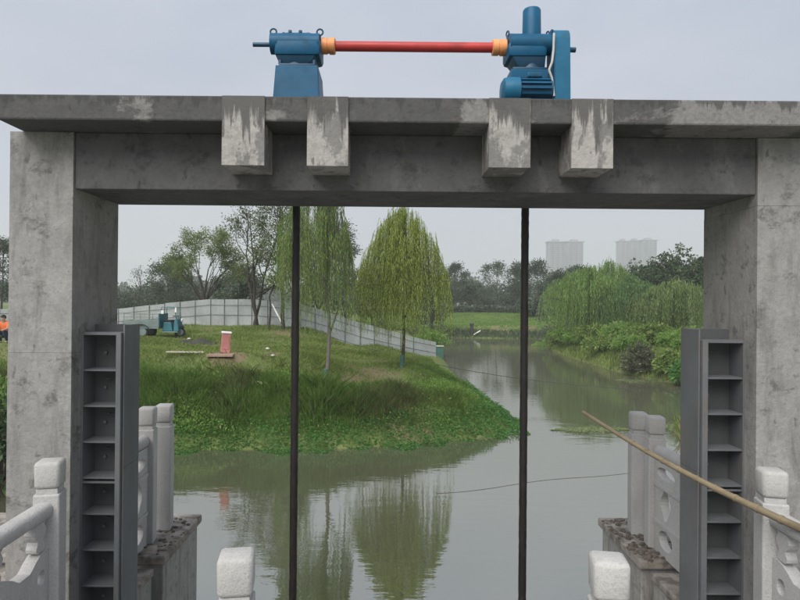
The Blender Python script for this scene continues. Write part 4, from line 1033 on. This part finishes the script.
# ------------------------------------------------------------------ grass, weeds, creepers, floating weed
def scatter(n, x0, x1, y0, y1, cond):
    X = rng.uniform(x0, x1, n); Y = rng.uniform(y0, y1, n); Z = height(X, Y); k = cond(X, Y, Z); return X[k], Y[k], Z[k]
def sdist(X, Y): return dist_poly(X, Y, WATER)
def blades(X, Y, Z, h, w, lean=.35):
    n = len(X); h = np.broadcast_to(h, (n,)); az = rng.uniform(0, 6.28, n); ln = rng.normal(0, lean, n)
    B = np.stack([X, Y, Z-.02], 1); side = np.stack([np.cos(az), np.sin(az), 0*az], 1)*(np.broadcast_to(w, (n,))[:, None])*.5
    dr = np.stack([np.sin(az)*ln, -np.cos(az)*ln, np.ones(n)], 1); m = B+dr*h[:, None]*.55; tip = B+dr*h[:, None]*np.array([1.25, 1.25, 1])+0
    v = np.stack([B-side, B+side, m+side*.8, tip, m-side*.8], 1).reshape(-1, 3); f = np.arange(5*n).reshape(n, 5)
    return v, f
land = lambda X, Y, Z: Z > .0
left = lambda X, Y: X < 5
# lawn of the left bank
X, Y, Z = scatter(190000, -13, 4.5, 16.2, 37, lambda X, Y, Z: (Z > .3) & (sdist(X, Y) > 1.2) & (rng.random(len(X)) < np.clip(1.5-(Y-16)/20, .25, 1)))
pn = .5+.5*np.sin(X*1.3+np.sin(Y*.9)*2)*np.sin(Y*1.1+X*.4)
soil = np.zeros(len(X))
for sx, sy, sr in SOIL: soil = np.maximum(soil, np.clip(1.25-np.hypot(X-sx, Y-sy)/sr, 0, 1))
keep = rng.random(len(X)) < (.25+.75*pn)*(1-.85*soil); X, Y, Z, pn = X[keep], Y[keep], Z[keep], pn[keep]
v, f = blades(X, Y, Z, (.05+.11*pn)*rng.uniform(.5, 1.6, len(X))*(1+(Y < 20)*.3), .018+.012*(Y-16)/20, .75)
tag(mesh_np('grass', v, f, M['grass']), kind='stuff')
# rough tall growth along the front of the bank and round the point
X, Y, Z = scatter(400000, -13, 4.4, 16.0, 29, lambda X, Y, Z: (Z > .05) & (sdist(X, Y) > .35) & (sdist(X, Y) < 3.4))
d = sdist(X, Y); cl = .5+.5*np.sin(X*2.1+1.3*np.sin(Y*1.7))*np.cos(X*.9-Y*1.3); cl2 = .5+.5*np.sin(X*5.3+Y*2)*np.sin(Y*4.1-X*1.7)
prof = np.clip((d-.30)/.8, 0, 1)*np.clip((3.5-d)/1.6, 0, 1)
prof *= np.clip(1-(Y-20.5)/8, .35, 1)*np.clip(1-(X+.3)/3.2, .42, 1)
cl3 = np.clip(np.sin(X*3.7+2*np.sin(Y*1.9))*np.sin(Y*3.1+X*1.1)+.15, 0, 1)
h = (.08+.62*prof*(.25+.42*cl+.30*cl2+.22*cl3))*rng.uniform(.35, 1.25, len(X))
keep = rng.random(len(X)) < .2+.8*prof; X, Y, Z, h = X[keep], Y[keep], Z[keep], h[keep]
dry = (np.sin(X*.8+1.2)*np.cos(Y*.7-X*.3)+rng.normal(0, .25, len(X))+.9*np.exp(-((X+4.4)/.9)**2)) > .62
for k, nm, mt in ((~dry, 'tall_weeds', 'reed'), (dry, 'dry_weeds', 'dry')):
    v, f = blades(X[k], Y[k], Z[k], h[k], .0105, .34); tag(mesh_np(nm, v, f, M[mt]), kind='stuff')
# leafy weeds among them
X, Y, Z = scatter(230000, -13, 4.4, 16.0, 26, lambda X, Y, Z: (Z > .05) & (sdist(X, Y) > .3) & (sdist(X, Y) < 2.6))
cl = np.sin(X*1.1+2*np.sin(Y*.8))*np.cos(X*.5+Y*.9); keep = rng.random(len(X)) < np.clip(.15+.85*cl, .05, 1); X, Y, Z = X[keep], Y[keep], Z[keep]
Z = Z+rng.uniform(.03, 1, len(X))*(.22+.26*np.clip(cl[keep], 0, 1)); ls = rng.uniform(.05, .11, len(X)); v, f = leaf_quads(np.stack([X, Y, Z], 1), rng.normal(size=(len(X), 3))+np.array([0, 0, .2]), ls, ls*.45, .2)
tag(mesh_np('leafy_weeds', v, f, M['reed']), kind='stuff')
# creeping plants at the water's edge: glossy mats reaching onto the water
X = rng.uniform(-13, 5.0, 190000); Y = rng.uniform(15.2, 25, 190000)
sgn = np.where(in_poly(X, Y, WATER), -1, 1); d = sdist(X, Y)*sgn
lim = .28+.25*np.sin(X*1.9)+.18*np.sin(X*5.1+Y*3)
lim = lim*np.clip(1.2-np.abs(Y-17)/9, .3, 1)
k = (d > -lim) & (d < .95) & (X < 4.9); X, Y, d = X[k], Y[k], d[k]
mound = .38*np.clip((d+lim[k])/.5, 0, 1)*(.55+.45*np.sin(X*4.3)*np.sin(Y*5.1+X))
Z = np.maximum(height(X, Y), 0)+rng.uniform(0.01, 1, len(X))*np.maximum(mound, .02)
ls = rng.uniform(.04, .085, len(X)); v, f = leaf_quads(np.stack([X, Y, Z], 1), np.stack([rng.normal(size=len(X)), rng.normal(size=len(X))-.4, rng.uniform(-.1, .7, len(X))], 1), ls, ls*.62, .25)
tag(mesh_np('creeping_plants', v, f, M['cover']), kind='stuff')
# right bank and far bank grass
X, Y, Z = scatter(120000, 8, 30, 16, 62, lambda X, Y, Z: (Z > .02) & (sdist(X, Y) < 5))
d = sdist(X, Y); h = (.18+.35*np.clip(1-np.abs(d-1)/2, 0, 1)*(.5+.5*np.sin(X*1.7)*np.sin(Y*.8)))*rng.uniform(.5, 1.4, len(X))
v, f = blades(X, Y, Z, h, .05, .45); tag(mesh_np('bank_grass', v, f, M['grass']), kind='stuff')
X, Y, Z = scatter(60000, -4, 30, 67, 92, lambda X, Y, Z: Z > .02)
v, f = blades(X, Y, Z, .14*rng.uniform(.5, 1.5, len(X)), .07, .6); tag(mesh_np('far_lawn_grass', v, f, M['reed']), kind='stuff')
X, Y, Z = scatter(30000, -6, 30, 66, 72, lambda X, Y, Z: (Z > .0) & (sdist(X, Y) < 1.3))
v, f = blades(X, Y, Z, .30*rng.uniform(.4, 1.4, len(X)), .06, .5); tag(mesh_np('far_shore_reeds', v, f, M['far_tree']), kind='stuff')
# floating weed on the right half of the water
def floats(spots_, name):
    Ps = []
    for (px0, px1, py, thick, n) in spots_:
        for k in range(n):
            px = random.uniform(px0, px1); edge = 1-abs((px-px0)/(px1-px0)*2-1)**3
            py_ = py+random.gauss(0, thick*.4)*edge+.6*math.sin(px*.21)
            Yd = EYE*F/(py_-302-(px-PPX)*ROLL); v = pt(px, py_, Yd); 
            if abs(v.z) < .2: Ps.append((v.x, v.y, .006+random.uniform(0, .012)))
    P = np.array(Ps); D = np.stack([rng.normal(size=len(P)), rng.normal(size=len(P)), rng.uniform(-.02, .10, len(P))], 1)
    ls = rng.uniform(.04, .10, len(P)); v, f = leaf_quads(P, D, ls, ls*.6, 0, side=np.array([[0, 0, 1.]])+0*P); tag(mesh_np(name, v, f, M['weed']), kind='stuff')
floats([(552, 628, 430, 3.2, 2600), (664, 690, 427, 5, 1500), (585, 612, 358, 1.5, 300), (615, 680, 381, 3.0, 1800), (594, 608, 361, 1.2, 200), (448, 505, 438, 2.5, 420), (500, 530, 335.5, .6, 200), (520, 548, 352, 1, 200)], 'floating_weed')

# ------------------------------------------------------------------ cables
def cable(points, r, name, label, mat_, cat):
    b = MB()
    for a, c in zip(points, points[1:]): b.tube(a, c, r, n=6)
    o = b.build(name, mat_, None, 40, at=points[0]); tag(o, label, cat)
a, c, e = pt(332, 337.5, 31), pt(486, 373.5, 26), pt(700, 392, 22)
pts_ = [a*(1-f)**2+(c*2-a*.5-e*.5)*(2*f*(1-f))+e*f*f for f in np.linspace(0, 1, 22)]
cable(pts_, .012, 'overhead_cable', 'thin dark cable strung low across the canal from the fence to the right bank', M['rod'], 'cable')
pts_ = []
for k in range(26):
    f = k/25; px = 436+(642-436)*f; py = 493.5-23*f+1.2*math.sin(f*9); Yd = EYE*F/(py-302-(px-PPX)*ROLL); v = pt(px, py, Yd); pts_.append(Vector((v.x, v.y, .001)))
cable(pts_, .005, 'floating_line', 'thin dark line floating on the water from the point to the right post', M['bark_dark'], 'line')

# ------------------------------------------------------------------ cargo tricycle
def tricycle():
    Y = 28.0; b0 = on_ground(158, Y); s = Y/F
    px = lambda p: pt(p, 330, Y).x
    g = b0.z
    def wheel(x, y, r, parent):
        w = MB().torus((x, y, g+r), (0, 1, 0), r-.045, .05, 24, 10).build('wheel', M['rubber'], parent, 50)
        MB().lathe((x, y-.035, g+r), (0, 1, 0), [(0, .05), (.004, r-.10), (.03, r-.08), (.06, r-.10), (.07, .05)], 20).build('rim', M['bed'], w, 40)
    t = thing('cargo_tricycle', 'teal cargo tricycle with open grey bed parked in front of the sheet metal fence', 'tricycle', b0)
    wheel(px(147), Y-.5, .27, t); wheel(px(147), Y+.5, .27, t); wheel(px(180), Y, .25, t)
    MB().box(px(128), px(163), Y-.55, Y+.55, g+.42, g+.50, .01).build('bed_floor', M['bed'], t)
    for y in (Y-.56, Y+.53): MB().box(px(128), px(163), y, y+.03, g+.502, g+.80, .008).build('side_board', M['bed'], t)
    MB().box(px(128)-.03, px(128)-.002, Y-.55, Y+.55, g+.45, g+.80, .008).build('tail_board', M['bed'], t)
    MB().box(px(162.5), px(163.5)+.01, Y-.55, Y+.55, g+.502, g+1.12, .008).build('bulkhead', M['teal'], t)
    for x in (px(129), px(145), px(157)):
        r = MB(); r.tube((x, Y-.535, g+.8), (x, Y-.535, g+1.1), .015, n=8); r.build('rail_post', M['bed'], t)
    MB().tube((px(128), Y-.535, g+1.1), (px(162), Y-.535, g+1.1), .017, n=8).build('bed_rail', M['bed'], t)
    MB().tube((px(128), Y-.535, g+.95), (px(162), Y-.535, g+.95), .012, n=8).build('bed_rail', M['bed'], t)
    # mudguard over the near rear wheel
    mgd = MB(); pr = None
    for k in range(13):
        a = R(10+160*k/12); cur = [mgd.b.verts.new((px(147)+math.cos(a)*.36, y, g+.27+math.sin(a)*.36)) for y in (Y-.66, Y-.40)]
        if pr: mgd.b.faces.new([pr[0], pr[1], cur[1], cur[0]])
        pr = cur
    bmesh.ops.solidify(mgd.b, geom=mgd.b.faces[:], thickness=.012); mgd.build('mudguard', M['bed'], t)
    MB().frustum(px(164.5), px(175), Y-.32, Y+.32, g+.30, px(165.5), px(173), Y-.28, Y+.28, g+.72, .03).build('seat_box', M['teal'], t)
    MB().box(px(165.5), px(173), Y-.26, Y+.26, g+.722, g+.82, .03).build('seat', M['rubber'], t)
    MB().box(px(163.6)+.02, px(180), Y-.34, Y+.34, g+.24, g+.296, .01).build('footboard', M['bed'], t)
    MB().frustum(px(176), px(181), Y-.36, Y+.36, g+.30, px(176.5), px(179.5), Y-.3, Y+.3, g+.86, .02).build('front_shield', M['teal'], t)
    MB().tube((px(181), Y-.12, g+.28), (px(177.2), Y-.12, g+1.0), .022, n=8).tube((px(181), Y+.12, g+.28), (px(177.2), Y+.12, g+1.0), .022, n=8).build('front_fork', M['fence_post'], t)
    MB().tube((px(176), Y-.38, g+1.0), (px(176), Y+.38, g+1.0), .02, n=8).build('handlebar', M['rubber'], t)
    for y in (Y-.34, Y+.34):
        MB().tube((px(178.5), y, g+.86), (px(177), y, g+1.40), .016, n=8).tube((px(163.8), y, g+1.12), (px(164.2), y, g+1.42), .016, n=8).tube((px(164.2), y, g+1.42), (px(177), y, g+1.40), .016, n=8).build('cab_frame', M['teal'], t)
    MB().box(px(177.4), px(177.7), Y-.3, Y+.3, g+.92, g+1.36).build('windshield', M['glass'], t)
    for y in (Y-.46,): 
        MB().box(px(164.5), px(167), y, y+.03, g+1.1, g+1.26, .008).build('mirror', M['white'], t); MB().box(px(178), px(179.6), y, y+.03, g+1.18, g+1.4, .008).build('mirror', M['white'], t)
    MB().lathe((px(181)+.02, Y, g+.80), (1, 0, 0), [(0, .08), (.04, .09), (.06, .07)], 16).build('headlight', M['white'], t, 40)
    MB().frustum(px(177.5), px(184), Y-.10, Y+.10, g+.44, px(178.5), px(183), Y-.09, Y+.09, g+.56, .02).build('front_mudguard', M['rubber'], t)
tricycle()

# ------------------------------------------------------------------ small things on the bank
def ground_box(name, label, cat, px, Y, w, dpt, h, mat_, rot=0, tilt=0, z=0.0, bev=.006):
    b0 = on_ground(px, Y); o = MB().box(-w/2, w/2, -dpt/2, dpt/2, 0, h, bev).build(name, mat_)
    o.location = b0+Vector((0, 0, z)); o.rotation_euler = (0, tilt, rot); tag(o, label, cat); return o
b0 = on_ground(225.5, 20)
o = thing('meter_box', 'faded pink upright box with a white lid on the grass by the fence', 'box', b0)
MB().frustum(b0.x-.15, b0.x+.15, b0.y-.13, b0.y+.13, b0.z-.02, b0.x-.14, b0.x+.14, b0.y-.12, b0.y+.12, b0.z+.62, .008).build('cabinet', M['pink'], o)
MB().box(b0.x-.16, b0.x+.16, b0.y-.145, b0.y+.145, b0.z+.622, b0.z+.68, .012).build('lid', M['white'], o)
MB().box(b0.x-.10, b0.x+.10, b0.y-.139, b0.y-.131, b0.z+.10, b0.z+.55, .003).build('door', M['pink'], o)
o.rotation_euler = (0, R(4), R(18))
ground_box('concrete_pad', 'low pinkish slab lying in front of the pink box', 'slab', 221, 19.6, .85, .4, .07, M['brickpad'], .1)
ground_box('board', 'long pale board lying in the grass left of the pink box', 'board', 186, 20.0, 1.25, .12, .05, M['plank'], .02, .0, .10)
ground_box('board', 'long pale board lying on the slope in front of the left rod', 'board', 268, 18.7, 1.35, .09, .05, M['plank'], .10, -.03, .12)
ground_box('board', 'short thick pale board on the slope below the long one', 'board', 262, 18.15, .55, .16, .07, M['plank'], -.35, .10, .16)
for px, Y, w, lab in ((138.5, 25, .14, 'small white scrap of litter near the left gate guide'), (268, 22.5, .16, 'white scrap of litter on the lawn left of the left rod'), (273, 21, .15, 'pale crumpled litter below the white scrap on the lawn'), (189.5, 27, .16, 'small white can standing on the grass by the tricycle')):
    b1 = on_ground(px, Y); q = MB(); r = random.Random(int(px))
    bmesh.ops.create_icosphere(q.b, subdivisions=2, radius=w/2)
    for v in q.b.verts: v.co = Vector((v.co.x*r.uniform(.8, 1.2), v.co.y*r.uniform(.7, 1.2), v.co.z*.5*r.uniform(.7, 1.3)+w*.2))
    o = q.build('litter', M['litter']); o.location = b1+Vector((0, 0, .04)); tag(o, lab, 'litter')
# dark heap beside the tricycle
b1 = on_ground(197, 26.6); q = MB(); r = random.Random(3)
bmesh.ops.create_grid(q.b, x_segments=26, y_segments=12, size=1)
for v in q.b.verts:
    e = max(0, 1-v.co.x**2)*max(0, 1-v.co.y**2); v.co = Vector((v.co.x*.85, v.co.y*.5, e**.6*(.15+.06*math.sin(v.co.x*6)+r.uniform(0, .03))-.02))
o = q.build('tarpaulin', M['tarp'], None, 60); o.location = b1; tag(o, 'dark tarpaulin heap on the grass right of the cargo tricycle', 'tarpaulin')
# far shore marks
b1 = on_ground(472, 68.6); t = thing('marker_post', 'dark upright post at the water edge of the far lawn', 'post', b1)
MB().box(b1.x-.17, b1.x+.17, b1.y-.14, b1.y+.14, b1.z-.1, b1.z+1.0, .03).build('post', M['tarp'], t); MB().box(b1.x-.24, b1.x+.24, b1.y-.2, b1.y+.2, b1.z+1.003, b1.z+1.25, .04).build('head', M['tarp'], t)
b1 = on_ground(477.5, 68.4); o = MB().box(-.45, .45, -.1, .1, 0, .10, .02).build('board', M['white']); o.location = b1+Vector((0, 0, .28)); o.rotation_euler = (0, -.55, 0); tag(o, 'small white slanting board beside the dark post on the far shore', 'board')
b1 = on_ground(441, 41); b1.z = max(b1.z, .05)
t = thing('site_cabinet', 'dark teal box with a pale lid at the water end of the fence', 'box', b1)
MB().box(b1.x-.32, b1.x+.18, b1.y-.2, b1.y+.2, b1.z-.1, b1.z+.75, .02).build('cabinet', M['wrap'], t); MB().box(b1.x-.7, b1.x+.2, b1.y-.25, b1.y+.25, b1.z+.753, b1.z+.82, .01).build('lid', M['plank'], t)

# person at the left edge, beyond the railing
def person(base, h):
    base = Vector(base); t = thing('person', 'crouching person in an orange top and dark trousers at the far left edge', 'person', base)
    k = h/1.7
    J = {'pel': (0, .12, .36), 'chest': (0, -.02, .68), 'neck': (0, -.07, .86), 'head': (0, -.10, .97), 'top': (0, -.10, 1.10),
         'shl': (-.18, -.03, .80), 'ell': (-.24, -.20, .58), 'hal': (-.12, -.40, .50), 'shr': (.18, -.03, .80), 'elr': (.24, -.20, .58), 'har': (.12, -.40, .50),
         'hil': (-.10, .08, .34), 'knl': (-.15, -.28, .48), 'fol': (-.12, -.02, .06), 'tol': (-.13, -.17, .03), 'hir': (.10, .08, .34), 'knr': (.15, -.28, .48), 'for': (.12, -.02, .06), 'tor': (.13, -.17, .03)}
    Rd = {'pel': .14, 'chest': .15, 'neck': .055, 'head': .095, 'top': .06, 'shl': .065, 'ell': .042, 'hal': .035, 'shr': .065, 'elr': .042, 'har': .035, 'hil': .09, 'knl': .06, 'fol': .045, 'tol': .035, 'hir': .09, 'knr': .06, 'for': .045, 'tor': .035}
    E = [('pel', 'chest'), ('chest', 'neck'), ('neck', 'head'), ('head', 'top'), ('chest', 'shl'), ('shl', 'ell'), ('ell', 'hal'), ('chest', 'shr'), ('shr', 'elr'), ('elr', 'har'), ('pel', 'hil'), ('hil', 'knl'), ('knl', 'fol'), ('fol', 'tol'), ('pel', 'hir'), ('hir', 'knr'), ('knr', 'for'), ('for', 'tor')]
    def skin(names, edges, name, mat_, grow):
        me = bpy.data.meshes.new(name); ids = {n: i for i, n in enumerate(names)}
        me.from_pydata([Vector(J[n])*k for n in names], [(ids[a], ids[c]) for a, c in edges], [])
        o = bpy.data.objects.new(name, me); C.objects.link(o); o.parent = t; me.materials.append(mat_)
        sk = o.modifiers.new('skin', 'SKIN'); sv = me.skin_vertices[0].data
        for n, i in ids.items(): rr = Rd[n]*k*grow*(.6 if name == 'body' and n in ('pel', 'chest', 'shl', 'shr', 'hil', 'hir', 'knl', 'knr') else 1); sv[i].radius = (rr, rr*.85); sv[i].use_root = (i == 0)
        sb = o.modifiers.new('smooth', 'SUBSURF'); sb.levels = sb.render_levels = 2
    skin(list(J), E, 'body', M['skin'], 1)
    skin(['pel', 'chest', 'shl', 'ell', 'shr', 'elr'], [e for e in E if set(e) <= {'pel', 'chest', 'shl', 'ell', 'shr', 'elr'}], 'jacket', M['vest'], 1.2)
    skin(['pel', 'hil', 'knl', 'fol', 'hir', 'knr', 'for'], [e for e in E if set(e) <= {'pel', 'hil', 'knl', 'fol', 'hir', 'knr', 'for'}], 'trousers', M['trousers'], 1.28)
    q = MB(); bmesh.ops.create_uvsphere(q.b, u_segments=14, v_segments=8, radius=.105*k)
    for v in list(q.b.verts):
        if v.co.z < -.01 and v.co.y < .02: q.b.verts.remove(v)
    o = q.build('hair', M['hair']); o.parent = t; o.location = Vector((0, -.085, 1.02))*k
b0 = on_ground(5, 24); person(b0, 1.7)
# bank growth seen left of the left column
for i, (px, d, w, h, lab, mt) in enumerate(((2, 12.5, 2.2, 2.0, 'dark green bush at the left edge behind the left column', 'broad_dark'), (-8, 17, 3, 1.3, 'green bush on the bank at the left edge below the person', 'reed'))):
    b0 = on_ground(px, d); b0.z = max(b0.z, .0); bush('bank_bush', lab, b0, w, h, M[mt], M['bark'], 210+i, n=70, per=50, leaf=(.14, .07), lift=.35, low=-.3)

# ------------------------------------------------------------------ apartment towers on the skyline
def tower(px0, px1, pyt, Y, label, bays):
    x0, x1 = pt(px0, 280, Y).x, pt(px1, 280, Y).x; zt = pt((px0+px1)/2, pyt, Y).z; w = x1-x0
    t = thing('apartment_tower', label, 'tower block', ((x0+x1)/2, Y+8, 2.4), 'hazy apartment towers on the skyline')
    dp = 16
    MB().box(x0, x1, Y, Y+dp, 1.5, zt-4).build('wall', M['tower'], t)
    # projecting bays with recessed window strips between them
    n = bays
    for k in range(n):
        a = x0+w*(k+.08)/n; b2 = x0+w*(k+.55)/n
        MB().box(a, b2, Y-1.6, Y-.003, 1.5, zt-5.5).build('bay', M['tower'], t)
        MB().box(x0+w*(k+.62)/n, x0+w*(k+.94)/n, Y-.25, Y-.003, 4, zt-6).build('window_strip', M['tower_win'], t)
        fl = MB(); z = 6.0
        while z < zt-7: fl.box(a+.2, b2-.2, Y-1.75, Y-1.603, z, z+1.4); z += 3.0
        fl.build('windows', M['tower_win'], t)['kind'] = 'stuff'
        bal = MB(); z = 5.0
        while z < zt-6.5: bal.box(x0+w*(k+.60)/n, x0+w*(k+.96)/n, Y-1.2, Y-.253, z, z+.9); z += 3.0
        bal.build('balconies', M['tower'], t)['kind'] = 'stuff'
    MB().box(x0-1.6, x1+1.6, Y-2.4, Y+dp+1.6, zt-4+.002, zt-2.6, .2).build('roof_slab', M['tower'], t)
    MB().box(x0+w*.3, x1-w*.3, Y+3, Y+dp-3, zt-2.598, zt+.6, .2).build('roof_house', M['tower'], t)
TY = 900
tower(548.5, 564.5, 239.5, TY, 'hazy apartment tower, leftmost of the five on the skyline', 3)
tower(567, 583, 239.5, TY+30, 'hazy apartment tower, second from the left on the skyline', 3)
tower(619.5, 628.5, 239, TY+60, 'hazy slim apartment tower left of the right-hand trio', 2)
tower(631.5, 639.5, 238.5, TY+90, 'hazy slim apartment tower in the middle of the right-hand trio', 2)
tower(642, 656.5, 238, TY+40, 'hazy wide apartment tower rightmost on the skyline above the dark tree', 3)

# ------------------------------------------------------------------ air
m = bpy.data.materials.new('air'); m.use_nodes = True; nt = m.node_tree; nt.nodes.clear()
out = nt.nodes.new('ShaderNodeOutputMaterial'); pv = nt.nodes.new('ShaderNodeVolumePrincipled')
pv.inputs['Color'].default_value = (.97, .98, 1.0, 1); pv.inputs['Density'].default_value = .00095; pv.inputs['Anisotropy'].default_value = .2
nt.links.new(pv.outputs[0], out.inputs['Volume'])
o = MB().box(-1650, 1700, -150, 1920, -3.0, 145).build('haze', m); tag(o, kind='stuff')
